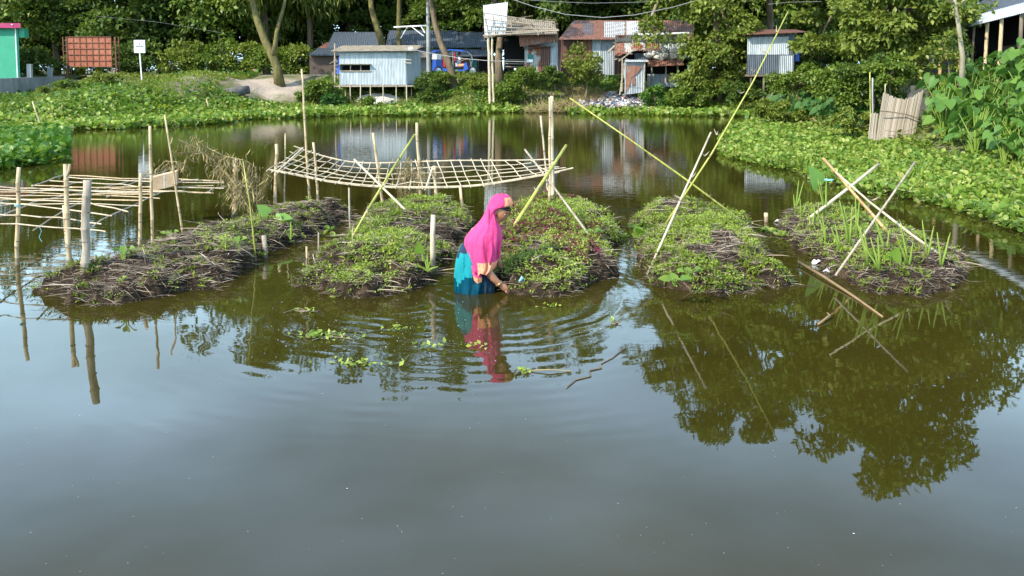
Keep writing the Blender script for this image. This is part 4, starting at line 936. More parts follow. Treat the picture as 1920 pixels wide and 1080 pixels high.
# small yellow-green tree by the garbage slope
b0 = onb(1097, 47)
tree('small_tree', 'small yellow green tree in front of the rusty house walls', 'tree', b0, atD(1100, 130, 47), atD(1096, 128, 47), (1.15, .9, 1.25), 'leaf_yellow', 'bark', .06, 34, 4200, .13, seed=31, cr=(.25, .5), limbs=16, under=.9)
# shrubs
def shrub(label, px, py, Y, rad, leaf='leaf_mid', n=1500, size=.14, seed=1, tm=(LEAF_V, LEAF_F), name='shrub', droop=.3, ncl=14, cr=None):
    c = D(px, py, Y); zb = zg1(c.x, Y)
    return tree(name, label, 'shrub', (c.x, Y, zb), (c.x, Y, max(c.z, zb+.2)), (c.x, Y, c.z), rad, leaf, 'bark', .035, ncl, n, size, seed=seed, cr=cr or (min(rad)*.3, min(rad)*.6), limbs=9, under=.9, tmpl=tm, droop=droop)
SH = [('bright yellow green rounded shrub at the foot of the billboard', 196, 155, 50, (1.1, .8, .6), 'leaf_yellow', 2200, .15),
 ('dark shrub growing against the right end of the concrete wall', 128, 165, 48, (1.0, .8, .6), 'leaf_mid', 1800, .15),
 ('brownish low shrub at the foot of the concrete wall', 85, 178, 44, (1.0, .7, .45), 'leaf_olive', 1800, .14),
 ('leafy green shrub just left of the stilt shed', 600, 175, 47.6, (1.15, .8, .75), 'leaf_mid', 2600, .2),
 ('drooping shrub right under the left edge of the stilt shed', 623, 190, 46.8, (.6, .5, .5), 'taro_dark', 900, .2),
 ('small green shrub growing in front of the sand heap', 690, 190, 46.9, (.45, .4, .35), 'leaf_mid', 700, .16),
 ('dark green shrub in the shade right of the stilt shed', 797, 172, 48.2, (.8, .6, .75), 'leaf_dark', 1800, .18),
 ('pale shrub below the parked rickshaw, left of the ivy tree', 832, 150, 50, (.8, .6, .4), 'leaf_olive', 1300, .14),
 ('dry pale shrub between the ivy tree and the hut posts', 893, 160, 49, (.9, .7, .5), 'leaf_yellow', 1700, .14),
 ('tall shrub around the foot of the raised hut posts', 958, 172, 46.8, (1.2, .8, .85), 'leaf_mid', 2600, .17),
 ('rounded green shrub below the tin lean-to', 985, 148, 46.6, (.75, .6, .65), 'leaf_mid', 1800, .15),
 ('dark green shrub under the rust panel right of the tin lean-to', 1035, 145, 47, (.65, .5, .7), 'leaf_dark', 1700, .15),
 ('green shrub between the small tree and the latrine cabin', 1158, 155, 47.6, (.35, .3, .65), 'leaf_dark', 800, .14),
 ('broad leaved shrub right beside the latrine cabin base', 1228, 183, 45.4, (.85, .6, .6), 'taro', 1500, .2),
 ('dark shrub beneath the riverside tree', 1300, 180, 44.5, (1.3, .8, .7), 'leaf_mid', 3000, .18),
 ('dark shrub under the floor of the grey tin shed', 1395, 175, 42, (1.2, .8, .6), 'leaf_dark', 2600, .18),
 ('spreading green shrub right of the grey tin shed legs', 1500, 155, 36, (1.3, .9, .8), 'leaf_mid', 4200, .16),
 ('leafy green shrub left of the two thin poles', 1585, 170, 29, (1.3, .8, .95), 'leaf_mid', 5200, .14),
 ('dark hanging shrub directly behind the two thin poles', 1640, 150, 28, (1.0, .7, .8), 'leaf_dark', 3600, .14),
 ('green shrub hanging over the top of the reed fence', 1668, 140, 26.5, (.8, .5, .5), 'leaf_mid', 2600, .13),
 ('thin shrub between the forked tree and the veranda posts', 1780, 100, 25, (.6, .5, .7), 'leaf_olive', 900, .15),
 ('low bright shrub at the water edge below the dark shrub', 1470, 210, 33, (1.3, .8, .45), 'leaf_olive', 3000, .15),
 ('tangled low weeds shrub left of the reed fence foot', 1600, 235, 26, (.8, .6, .4), 'leaf_olive', 2400, .12)]
for i, (lb, px, py, Y, rad, lf, n, sz) in enumerate(SH): shrub(lb, px, py, Y, rad, lf, int(n*1.2), sz*.85, seed=50+i, ncl=22 if max(rad) > .9 else 14)
shrub('wide leafy bush forming the skirt of the riverside tree above the dark shrub', 1335, 130, 45, (2.0, 1.3, 1.7), 'leaf_olive', 7500, .19, seed=88, ncl=34, cr=(.4, .75))
for i, (px, w, lb) in enumerate([(1395, 2.2, 'dark bush in the gap left of the grey tin shed'), (1450, 2.2, 'dark bush behind the grey tin shed on legs'), (1540, 2.3, 'dark bush far behind the spreading green shrub'), (1620, 2.3, 'dark bush far behind the two thin poles'), (1700, 2.2, 'dark bush far behind the cement block'), (1760, 2.0, 'dark bush behind the left end of the veranda house')]):
    shrub(lb, px, 105, 49, (w, 1.2, 1.7), 'leaf_dark', 3200, .22, seed=120+i, name='bush', ncl=26, cr=(.45, .85))
# hedge of bushes along the far road edge, left of the slate house
for i, (px, w, lb) in enumerate([(60, 2.6, 'bush at the wood edge above the concrete wall'), (165, 2.4, 'bush at the wood edge behind the billboard'), (245, 2.2, 'bush at the wood edge behind the notice sign'), (340, 2.4, 'bush at the wood edge right of the walking child'), (400, 2.2, 'small leaved bush at the wood edge left of the mossy tree'), (455, 2.0, 'low bush beside the clay pot'), (520, 2.2, 'bush behind the mossy tree trunk'), (565, 2.0, 'olive bush against the end of the slate roofed house')]):
    shrub(lb, px, 118, 60.5, (w, 1.2, 1.4), ['leaf_dark', 'leaf_mid', 'leaf_dark', 'leaf_olive', 'leaf_mid', 'leaf_olive', 'leaf_mid', 'leaf_olive'][i], 3200, .22, seed=90+i, name='bush', ncl=26, cr=(.45, .85))
# ------------------------------------------------------------------ ground cover and floating plants
def rnd_in(rng, n, poly, sd=None):
    poly = np.array(poly); lo = poly.min(0); hi = poly.max(0); P = rng.uniform(lo, hi, (int(n*2.2), 2)); return P[sdf(P, poly) > 0][:n]
def cover(name, label, cat, P, z, size, mat, tv, tf, seed, up=(0, 0, 1), tilt=.5, hz=.0, lift=.3, mul=1, group=None):
    rng = np.random.default_rng(seed); n = len(P); P3 = np.column_stack([P, z+rng.uniform(0, 1, n)**1.3*hz])
    d = rng.normal(size=(n, 3)); d[:, 2] = np.abs(d[:, 2])*lift; u = np.array(up)+rng.normal(size=(n, 3))*tilt
    V, Fc = scat(tv, tf, P3, orient(norm(d), norm(u)), size*rng.uniform(.6, 1.3, n))
    return tag(link_mesh(name, np_mesh(name, V, Fc), M[mat]), label, cat, group, 'stuff')
rng = np.random.default_rng(11)
g2 = lambda L: [(G(*p).x, G(*p).y) for p in L]
# right mat of water hyacinth
RM = g2([(1385, 238), (1350, 262), (1347, 292), (1400, 306), (1470, 322), (1540, 345), (1600, 362), (1680, 374), (1760, 388), (1840, 415), (1925, 445), (2040, 480)])+[(9.5, 9), (13, 12), (13, 20), (11.5, 22), (11.2, 27), (11.4, 33), (12, 38)]
P = rnd_in(rng, 52000, RM); ed = sdf(P, RM); keep = (vnoise(P[:, 0], P[:, 1], 1.3, 5)+np.clip(ed*.8, 0, .6)) > .48; P = P[keep]
near = P[:, 1] < 24
z0 = np.maximum(zg(P[:, 0], P[:, 1]), 0)
cover('water_hyacinth', 'mat of bright green water hyacinth floating along the right bank', 'floating plants', P[near], z0[near]+.01, .092, 'hyacinth', ROUND_V, ROUND_F, 1, hz=.19, tilt=.55, lift=.7)
cover('water_hyacinth', 'far end of the bright green water hyacinth mat below the reed fence', 'floating plants', P[~near], z0[~near]+.01, .13, 'hyacinth', ROUND_V, ROUND_F, 2, hz=.2, tilt=.55, lift=.7)
P = rnd_in(rng, 9000, RM); P = P[(vnoise(P[:, 0], P[:, 1], .8, 12) > .45) & (P[:, 1] < 30)]
cover('bank_weeds', 'tufts of long leaved weed growing through the right hyacinth mat', 'weeds', P, np.maximum(zg(P[:, 0], P[:, 1]), 0)+.04, .17, 'grass', LONG_V, LONG_F, 21, hz=.16, tilt=.6, lift=1.5)
P = rnd_in(rng, 4200, RM); P = P[(vnoise(P[:, 0], P[:, 1], 1.1, 15) > .5) & (P[:, 1] < 30)]
cover('dead_leaves', 'brown withered leaves and stalks lying in the right hyacinth mat', 'leaf litter', P, np.maximum(zg(P[:, 0], P[:, 1]), 0)+.06, .13, 'dry', STRAW_V, STRAW_F, 22, hz=.16, tilt=.6, lift=.6)
# dark rotting roots along the mat edge
P = rnd_in(rng, 9000, RM); e = sdf(P, RM); P = P[(e < .75) & (P[:, 1] < 19)]
cover('hyacinth_roots', 'dark rotting roots along the near edge of the right hyacinth mat', 'floating plants', P, np.full(len(P), .0), .16, 'straw', STRAW_V, STRAW_F, 3, hz=.07, tilt=.8, lift=.3)
me_ = MB()
# left mat
LM = g2([(-60, 345), (0, 318), (60, 312), (110, 305), (132, 285), (128, 262), (135, 245), (220, 244), (330, 238), (420, 232), (500, 224), (620, 219), (700, 216)])+[(-9, 47.5), (-14, 44), (-19, 39), (-22, 33), (-22, 20), (-16, 13)]
P = rnd_in(rng, 46000, LM); ed = sdf(P, LM); keep = (vnoise(P[:, 0], P[:, 1], .9, 6)+np.clip(ed*.7, 0, .6)) > .42; P = P[keep]; z0 = np.maximum(zg(P[:, 0], P[:, 1]), 0)
near = P[:, 1] < 29
cover('water_hyacinth', 'deep green water hyacinth crowding the left edge of the pond', 'floating plants', P[near], z0[near], .155, 'hyacinth_deep', ROUND_V, ROUND_F, 4, hz=.34, tilt=.6, lift=.8)
cover('water_hyacinth', 'yellow green hyacinth fringe along the far left shore', 'floating plants', P[~near], z0[~near], .16, 'hyacinth', ROUND_V, ROUND_F, 5, hz=.26, tilt=.6, lift=.8)
# far fringe in front of shed, litter slope
FM = g2([(690, 218), (800, 217), (905, 214), (1000, 210), (1060, 214), (1130, 216), (1200, 216), (1300, 219), (1400, 219), (1420, 232)])+[(12.3, 41), (12, 46), (7.2, 45.8), (2, 46), (-2, 46.2), (-5, 47.6), (-10, 47)]
P = rnd_in(rng, 9000, FM); P = P[vnoise(P[:, 0], P[:, 1], .7, 8)+np.clip(sdf(P, FM)*.4, 0, .3) > .38]
cover('water_hyacinth', 'narrow fringe of hyacinth along the far shore in front of the sheds', 'floating plants', P, np.maximum(zg(P[:, 0], P[:, 1]), 0), .19, 'hyacinth', ROUND_V, ROUND_F, 6, hz=.22, tilt=.6, lift=.8)
# bank weeds: leafy and grassy, patchy
def bank_pts(n, x0, x1, y0, y1, thr, sc=.35, seed=0):
    P = np.column_stack([rng.uniform(x0, x1, n), rng.uniform(y0, y1, n)]); t = -sdf(P, SHORE)
    return P[(t > .05) & (vnoise(P[:, 0], P[:, 1], sc, seed) > thr)]
def nolitter(P): # keep litter slope, sand bank and shed heap free
    a = (P[:, 0] > 2.6) & (P[:, 0] < 8.0) & (P[:, 1] > 45) & (P[:, 1] < 48.2)
    b_ = (P[:, 0] > -15.8) & (P[:, 0] < -11.6) & (P[:, 1] > 45.2)
    return P[~a & ~b_]
P = nolitter(bank_pts(80000, -31, 13, 36, 54, .40, .4, 3))
cover('bank_weeds', 'low leafy weeds covering the far bank', 'weeds', P, zg(P[:, 0], P[:, 1]), .145, 'leaf_olive', LEAF_V, LEAF_F, 7, hz=.22, tilt=.6, lift=.6)
P = nolitter(bank_pts(42000, -31, 13, 36, 54, .52, .55, 9))
cover('creeping_vines', 'brighter creeping vines in patches on the far bank', 'weeds', P, zg(P[:, 0], P[:, 1]), .16, 'hyacinth_deep', HEART_V, HEART_F, 8, hz=.3, tilt=.5, lift=.5)
P = nolitter(bank_pts(60000, -33, 14, 40, 54.2, .2, .8, 4))
cover('grass', 'short grass along the far bank and road edge', 'grass', P, zg(P[:, 0], P[:, 1])-.01, .16, 'grass', LONG_V, LONG_F, 9, up=(0, -1, .2), tilt=.5, hz=.02, lift=2.5)
P = bank_pts(26000, 10, 24, 12, 44, .3, .5, 5)
cover('bank_weeds', 'leafy weeds covering the slope of the right bank', 'weeds', P, zg(P[:, 0], P[:, 1]), .17, 'leaf_olive', LEAF_V, LEAF_F, 10, hz=.35, tilt=.6, lift=.6)
P = bank_pts(20000, -30, -13.5, 14, 42, .3, .5, 6)
cover('bank_weeds', 'leafy weeds on the low left bank', 'weeds', P, zg(P[:, 0], P[:, 1]), .2, 'leaf_mid', LEAF_V, LEAF_F, 11, hz=.3, tilt=.6, lift=.6)
# litter slope
LIT = [(2.6, 44.9), (7.6, 44.6), (8.6, 46), (7.5, 48), (5.2, 48.2), (3.6, 46.6)]
P = rnd_in(rng, 5200, LIT)
cover('litter', 'slope of white and coloured plastic litter below the latrine cabin', 'litter', P, np.maximum(zg(P[:, 0], P[:, 1]), 0)+.02, .26, 'litter', [(-.4, 0, 0), (.4, .1, .06), (.3, .8, 0), (-.35, .7, .1), (0, .4, .16)], [(0, 1, 4), (1, 2, 4), (2, 3, 4), (3, 0, 4)], 12, hz=.1, tilt=.7, lift=.2)
# dry brush by the litter
P = rnd_in(rng, 900, [(.9, 44.6), (3.6, 44.6), (3.8, 46), (2.2, 46.3), (1, 45.8)])
cover('dry_brush', 'heap of dry grey stalks at the water edge left of the litter slope', 'brush', P, np.maximum(zg(P[:, 0], P[:, 1]), 0), .8, 'dry', STRAW_V, STRAW_F, 13, hz=.15, tilt=.8, lift=.5)
P = rnd_in(rng, 1500, [(3.0, 46.4), (5.0, 46.8), (5.2, 48.5), (3.0, 48.6)])
cover('dry_brush', 'dry brown brush below the small yellow green tree', 'brush', P, zg(P[:, 0], P[:, 1]), .45, 'dry', STRAW_V, STRAW_F, 14, hz=.3, tilt=.8, lift=.6)
# reddish leaf litter patch on the right bank
P = rnd_in(rng, 900, [(10.4, 27), (11.6, 27), (12.2, 33), (10.8, 34)])
cover('dead_leaves', 'reddish brown dead leaves on the right bank', 'leaf litter', P, zg(P[:, 0], P[:, 1])+.02, .13, 'dry', LEAF_V, LEAF_F, 15, hz=.2, tilt=.5, lift=.3)

# taro plants: broad heart leaves on stalks
def taro_geo(seed, n, h, size):
    rng = np.random.default_rng(seed); P = []; d = []; u = []; S = []; m = MB()
    for i in range(n):
        a = rng.uniform(0, 6.28); r = rng.uniform(.08, .42)*h; z = h*rng.uniform(.45, 1.0)
        p = np.array([math.cos(a)*r, math.sin(a)*r, z]); P.append(p)
        o_ = np.array([math.cos(a), math.sin(a), rng.uniform(-1.6, -.2)]); d.append(o_)
        u.append(np.array([math.cos(a)*.8+rng.normal()*.2, math.sin(a)*.6-.75, .8])); S.append(size*rng.uniform(.65, 1.2))
        m.tube([(0, 0, 0), (p[0]*.3, p[1]*.3, z*.55), tuple(p*np.array([.95, .95, 1.0]))], [.018, .013, .007], 5, cap=False)
    return scat(HEART_V, HEART_F, np.array(P), orient(norm(np.array(d)), norm(np.array(u))), np.array(S)), m
def taro_proto(seed, n, h, size, mat, label, group, name='taro_plant'):
    o = thing(name, label, 'taro', (0, 0, 0), group); (V, Fc), m = taro_geo(seed, n, h, size)
    link_mesh('leaves', np_mesh('leaves', V, Fc), M[mat], o, smooth=True); m.build('stalks', M['shoot'], o); return o
GT = 'broad leaved taro plants massed on the right bank'; LT = 'broad leaved taro plant in the dense green stand on the right bank'
tp = [taro_proto(60+i, 17+i*2, .95+.12*i, .27, 'taro', LT, GT) for i in range(4)]
rng = np.random.default_rng(5); k = 0
TA = [(11.2, 14), (11.0, 18), (11.3, 21.5), (12.2, 25), (13.6, 26.3), (15.8, 26), (14.2, 20), (12.8, 14)]
spots = rnd_in(rng, 1600, TA); chosen = []
for p in spots:
    if all((p[0]-q[0])**2+(p[1]-q[1])**2 > .24 and not (960+1600*p[0]/p[1] < 1748 and p[1] < 25.5 and p[1] > 20) for q in chosen): chosen.append(p)
chosen = sorted(chosen, key=lambda p: p[0]+p[1]*.1)[:190]
for i, p in enumerate(chosen):
    z = max(zg1(p[0], p[1]), 0)-.05; s = float(rng.uniform(.8, 1.25))
    if i < 4: o = tp[i]; o.location = (p[0], p[1], z); o.rotation_euler.z = i
    else: o = copy_tree(tp[i % 4], (float(p[0]), float(p[1]), z), float(rng.uniform(0, 6.28)), s)
    if p[1] < 18.5: tag(o, 'big leaved taro plant at the near right edge, just above the hyacinth mat', None, 'nearest taro plants at the right edge')
    elif p[0] > 13: tag(o, 'tall taro plant high on the slope in front of the veranda house', None, 'taro plants high on the slope below the veranda')
    else: tag(o, 'broad leaved taro plant low on the slope right of the reed fence', None, 'taro plants low on the slope right of the reed fence')
GD = 'smaller dark taro plants on the slope between the tin shed and the reed fence'; LD = 'small dark green taro plant on the slope between tin shed and reed fence'
tq = [taro_proto(70+i, 12, .75, .27, 'taro_dark', LD, GD) for i in range(2)]
TB = [(10.9, 26.5), (11.3, 33), (11.6, 39), (13.6, 40), (14.2, 33), (12.8, 26)]
ch = []
for p in rnd_in(rng, 300, TB):
    if all((p[0]-q[0])**2+(p[1]-q[1])**2 > .42 for q in ch): ch.append(p)
for i, p in enumerate(ch[:60]):
    z = max(zg1(p[0], p[1]), 0)-.05
    if i < 2: tq[i].location = (p[0], p[1], z)
    else: copy_tree(tq[i % 2], (float(p[0]), float(p[1]), z), float(rng.uniform(0, 6.28)), float(rng.uniform(.8, 1.3)))
# ------------------------------------------------------------------ floating garden beds
BED_H = 0.30
def bed(px_poly, label, seed, straw=2200, weeds=900, wthr=.45, h=.30, red=0, parts=()):
    straw = int(straw*5.5); weeds = int(weeds*1.5); wthr += .05
    poly = g2(px_poly); rng = np.random.default_rng(seed); A = np.array(poly); lo = A.min(0)-.3; hi = A.max(0)+.3
    base = A.mean(0); o = thing('garden_bed', label, 'garden bed', (float(base[0]), float(base[1]), 0), 'floating garden beds in a row')
    st = .035; X, Y = np.meshgrid(np.arange(lo[0], hi[0], st), np.arange(lo[1], hi[1], st)); P = np.column_stack([X.ravel(), Y.ravel()])
    def surf(P):
        d = sdf(P, A)-.05+(vnoise(P[:, 0], P[:, 1], 2.4, seed)-.5)*.30+(vnoise(P[:, 0], P[:, 1], 7, seed)-.5)*.16+(vnoise(P[:, 0], P[:, 1], 17, seed)-.5)*.07
        z = h*(1-np.exp(-np.clip(d, 0, 9)/.24))+np.clip(d, 0, .04)*1.5
        z = z*(.82+.36*vnoise(P[:, 0], P[:, 1], 1.1, seed+1))+((vnoise(P[:, 0], P[:, 1], 5, seed+2)-.5)*.09+(vnoise(P[:, 0], P[:, 1], 13, seed+3)-.5)*.075)*np.clip(d*6, 0, 1)
        return np.where(d < 0, d*.9, z), d
    Z, d = surf(P); ny_, nx_ = X.shape; ids = np.arange(nx_*ny_).reshape(ny_, nx_)
    Fq = np.stack([ids[:-1, :-1].ravel(), ids[:-1, 1:].ravel(), ids[1:, 1:].ravel(), ids[1:, :-1].ravel()], 1)
    Fq = Fq[(Z[Fq] > -.14).all(1)]; us = np.unique(Fq); mp_ = np.full(nx_*ny_, -1); mp_[us] = np.arange(len(us))
    V = np.column_stack([P, Z])[us]
    link_mesh('soil_mound', np_mesh('soil_mound', V, mp_[Fq]), M['mud'], o, smooth=True)
    def put(n, thr=None, inv=False, edge=.0, sc=2.2, sd_=0):
        Q = rng.uniform(lo, hi, (int(n*2.5), 2)); z, dd = surf(Q); k = dd > edge
        if thr is not None: v = vnoise(Q[:, 0], Q[:, 1], sc, seed+20+sd_); k &= (v > thr)
        Q = Q[k][:n]; return np.column_stack([Q, surf(Q)[0]])
    Q = put(straw, edge=-.02); n = len(Q); dr = rng.normal(size=(n, 3)); dr[:, 2] *= .14; dr[:, 0] *= 1.8
    V, Fc = scat(STRAW_V, STRAW_F, Q+[0, 0, .012], orient(norm(dr), norm(np.array([0, 0, 1.])+rng.normal(size=(n, 3))*.5)), rng.uniform(.05, .15, n)*np.where(rng.uniform(0, 1, n) < .07, 2.2, 1.0))
    tag(link_mesh('straw', np_mesh('straw', V, Fc), M['straw'], o), kind='stuff')
    Q = rng.uniform(lo, hi, (60000, 2)); zz, dd = surf(Q); Q = np.column_stack([Q, zz])[(dd > -.03) & (dd < .14)][:4200]; n = len(Q)
    dr = rng.normal(size=(n, 3))*[1, 1, .3]+[0, -.2, -.35]; V, Fc = scat(STRAW_V, STRAW_F, Q+[0, 0, .02], orient(norm(dr), norm(rng.normal(size=(n, 3))+[0, -.4, .6])), rng.uniform(.03, .10, n))
    tag(link_mesh('edge_roots', np_mesh('edge_roots', V, Fc), M['straw'], o), kind='stuff')
    def sprigs(Q, nl, size, mat, name, tv=LEAF_V, tf=LEAF_F, hh=.06, lift=.8):
        n = len(Q); Pn = np.repeat(Q, nl, 0); Pn[:, :2] += rng.normal(size=(n*nl, 2))*.02; Pn[:, 2] += rng.uniform(0, 1, n*nl)*hh*np.repeat(rng.uniform(.3, 1.3, n), nl)
        d_ = rng.normal(size=(n*nl, 3)); d_[:, 2] = np.abs(d_[:, 2])*lift
        V, Fc = scat(tv, tf, Pn, orient(norm(d_), norm(np.array([0, -.2, 1.])+rng.normal(size=(n*nl, 3))*.5)), size*rng.uniform(.5, 1.3, n*nl))
        tag(link_mesh(name, np_mesh(name, V, Fc), M[mat], o), kind='stuff')
    sprigs(put(weeds, wthr, sc=1.9), 12, .026, 'weed', 'seedlings')
    sprigs(put(int(weeds*.5), wthr-.05, sc=1.5, sd_=5), 6, .07, 'grass', 'grass', LONG_V, LONG_F, .01, 1.6)
    if red: sprigs(put(red, .40, sc=1.6, sd_=9, edge=.15), 10, .032, 'amaranth', 'red_seedlings')
    return o, surf
B1, s1 = bed([(68, 548), (140, 568), (230, 570), (300, 563), (400, 536), (480, 490), (560, 452), (620, 425), (655, 408), (600, 404), (480, 425), (380, 458), (280, 492), (150, 532)],
   'leftmost garden bed, long and mostly dark straw with few seedlings', 1, 4800, 900, .46, .32)
B2, s2 = bed([(548, 535), (600, 548), (690, 553), (780, 545), (815, 520), (835, 480), (860, 440), (875, 408), (800, 396), (700, 402), (668, 440), (620, 490)],
   'second garden bed from the left with a short white stake at its right edge', 2, 3600, 1500, .41, .27)
B3, s3 = bed([(925, 538), (960, 551), (1040, 556), (1105, 553), (1140, 530), (1158, 480), (1160, 430), (1130, 402), (1040, 394), (960, 400), (920, 425), (905, 470), (915, 510)],
   'third garden bed covered in green and purple red seedlings behind the woman', 3, 2000, 2200, .36, .25, red=1900)
B4, s4 = bed([(1225, 535), (1300, 550), (1400, 550), (1468, 535), (1450, 490), (1410, 445), (1370, 410), (1280, 398), (1200, 402), (1188, 425), (1212, 470), (1215, 505)],
   'fourth garden bed from the left, rounded with straw behind and seedlings in front', 4, 2900, 2600, .33, .27)
B5, s5 = bed([(1462, 425), (1480, 468), (1545, 510), (1620, 543), (1720, 553), (1800, 545), (1832, 530), (1800, 490), (1730, 450), (1650, 420), (1560, 402), (1490, 402)],
   'rightmost low dark garden bed planted with upright taro shoots', 5, 2200, 1000, .41, .16)
def on(surf, px, py, h=None):
    p = G(px, py, .2 if h is None else h)
    for _ in range(4): z = float(surf(np.array([[p.x, p.y]]))[0][0]); p = G(px, py, max(z, 0))
    return p
# ------------------------------------------------------------------ stakes and rods (base pixel on water or on a bed, top pixel at its own distance)
def stake(label, base, top, r, mat='bamboo', surf=None, dY=0.0, r1=None, nodes=3, name='bamboo_stake', cat='stake', group=None, bend=0.0, Y=None, fork=False, twigs=0, seg=8):
    random.seed(int(base[0]*7+base[1]))
    b = on(surf, *base) if surf else (G(*base) if Y is None else D(*base, Y))
    t = D(*top, b.y+dY); d = (t-b).normalized(); b2 = b-d*(.35 if not surf else .12)
    o = thing(name, label, cat, b, group)
    m = pole_mesh(b2, t, r, r1 or r*.85, nodes=nodes, bend=bend, seg=seg); m.build('shaft', M[mat], o, smooth=True)
    if nodes:
        m = MB(); L_ = (t-b).length; k = max(2, int(L_/.28))
        for i in range(1, k):
            q = b.lerp(t, (i+random.uniform(-.15, .15))/k); rr = (r+((r1 or r*.85)-r)*i/k)
            if bend == 0: m.tube([q-d*.004, q+d*.006], rr*1.13, 8)
        if m.v: m.build('joints', M['node'], o)
    if fork:
        m = MB(); m.tube([t-d*.14, t-d*.06+Vector((.035, 0, 0)), t+Vector((.045, 0, .0))], [r*.7, r*.6, r*.5], 6); m.build('fork', M[mat], o)
    if twigs:
        for i in range(twigs):
            m = MB()
            q = b.lerp(t, (i+1)/(twigs+1)); e = Vector((random.uniform(-1, 1), random.uniform(-.6, .6), random.uniform(.2, 1))).normalized()*.09
            m.tube([q, q+e*.5, q+e+Vector((0, 0, .01))], [r*.6, r*.45, r*.12], 5); e2 = Vector((-e.x, e.y, e.z))*.7; m.tube([q, q+e2], [r*.5, r*.1], 5)
            m.build('twig_stub', M['bamboo_old'], o)
    return o
S = stake
# left trellis supports
S('leftmost thin stake of the left trellis standing in open water', (32, 497), (35, 314), .026, 'bamboo')
S('forked stake of the left trellis behind the thick post', (130, 500), (123, 308), .030, 'bamboo', fork=True)
S('short slanted stake leaning against the forked stake of the left trellis', (129, 492), (119, 385), .024, 'bamboo', nodes=2)
S('thickest weathered grey post rising from the tip of the leftmost bed', (160, 505), (163, 338), .041, 'bamboo_old', surf=s1, nodes=2, r1=.039, seg=12)
S('straight stake right of the thick post, in front of the trellis end', (262, 472), (264, 325), .024, 'bamboo')
S('tall straight stake left of the cardboard box', (286, 466), (281, 236), .022, 'bamboo')
S('tall slender leaning stake touching the right side of the cardboard box', (343, 442), (309, 215), .017, 'bamboo', r1=.012)
S('thick short post with dry grass hanging on it behind the leftmost bed', (441, 402), (442, 298), .045, 'bamboo', nodes=2, seg=10)
S('tall green cane standing at the near edge of the leftmost bed', (478, 490), (456, 302), .011, 'bamboo_green', r1=.006, nodes=0, name='green_cane', cat='cane', bend=.02)
S('short stub of stake on the near edge of the leftmost bed', (496, 482), (495, 442), .034, 'bamboo_old', nodes=0, seg=10)
# left end stakes of the curved trellis
S('stake tied to the left end of the curved trellis', (516, 390), (519, 270), .030, 'bamboo')
S('thin stick just right of the left end stake of the curved trellis', (533, 388), (535, 250), .013, 'bamboo')
S('tallest pale stake, rising well above the left part of the curved trellis', (581, 390), (566, 130), .024, 'bamboo', r1=.014, nodes=5)
S('slightly leaning stake right of the tallest stake, ending above the trellis', (598, 392), (588, 267), .022, 'bamboo')
S('leaning stake crossing the middle of the curved trellis behind the crossed canes', (719, 388), (699, 249), .026, 'bamboo')
S('upright stake standing at the dry grass in the middle of the curved trellis', (789, 382), (781, 230), .028, 'bamboo')
S('short thick stake under the right half of the curved trellis', (818, 375), (814, 311), .030, 'bamboo', surf=s2, nodes=1)
S('short leaning stake below the lower rail of the curved trellis, left of the woman', (871, 408), (862, 349), .024, 'bamboo', nodes=1)
S('thin grey stick standing in the channel between the first two beds', (657, 440), (654, 352), .014, 'bamboo_old', nodes=0)
S('short thin stick in the channel below the yellow leaf', (576, 497), (575, 462), .013, 'bamboo', nodes=0)
S('faint broken reed in the channel between the first and second bed', (597, 480), (597, 436), .010, 'bamboo_old', nodes=0)
S('short smooth white stake at the right edge of the second bed', (812, 486), (811, 403), .030, 'bamboo_white', surf=s2, nodes=0, seg=10)
S('yellow green cane leaning right and curving up across the curved trellis', (657, 452), (778, 252), .017, 'bamboo_green', surf=s2, dY=.9, r1=.014, nodes=0, name='green_cane', cat='cane', bend=.03, twigs=3)
S('pale bare stick crossing the green cane and leaning left over the second bed', (800, 434), (664, 299), .018, 'bamboo_white', surf=s2, dY=.7, r1=.014, nodes=0, name='dry_stick', cat='stick')
# right end of the curved trellis
S('left pole of the tall pair at the right end of the curved trellis', (1031, 378), (1031, 182), .021, 'bamboo', surf=s3)
S('right thicker pole of the tall pair at the right end of the curved trellis', (1036, 378), (1034, 180), .028, 'bamboo_white', surf=s3)
S('slender pole leaning left out of the tall pair at the trellis end', (1029, 376), (1014, 217), .018, 'bamboo_white', surf=s3)
S('thick bright yellow cane leaning right behind the woman', (946, 452), (1062, 272), .027, 'bamboo_green', surf=s3, dY=.9, r1=.019, nodes=0, name='yellow_cane', cat='cane', twigs=1)
S('thin twisted brown stick crossing the yellow cane on the third bed', (1115, 455), (984, 280), .015, 'bamboo_old', surf=s3, dY=1.0, nodes=0, name='dry_stick', cat='stick', bend=.05)
# fourth bed
S('very long thin green rod curving up right to the top edge of the view', (1252, 412), (1478, 22), .016, 'bamboo_green', surf=s4, dY=.6, r1=.008, nodes=0, name='bamboo_rod', cat='rod', bend=.16, twigs=9)
S('long thin green rod sloping down to the right, crossing the upright rod', (1384, 410), (1068, 184), .015, 'bamboo_green', surf=s4, dY=.9, r1=.010, nodes=0, name='bamboo_rod', cat='rod', bend=.08, twigs=5)
S('straight pale thin stick rising from the water at the near left of the fourth bed', (1214, 514), (1333, 248), .015, 'bamboo_white', dY=.6, r1=.010, nodes=0, name='dry_stick', cat='stick', twigs=1)
S('small stub of a post in the water between the fourth and fifth bed', (1436, 416), (1436, 399), .035, 'bamboo', nodes=0)
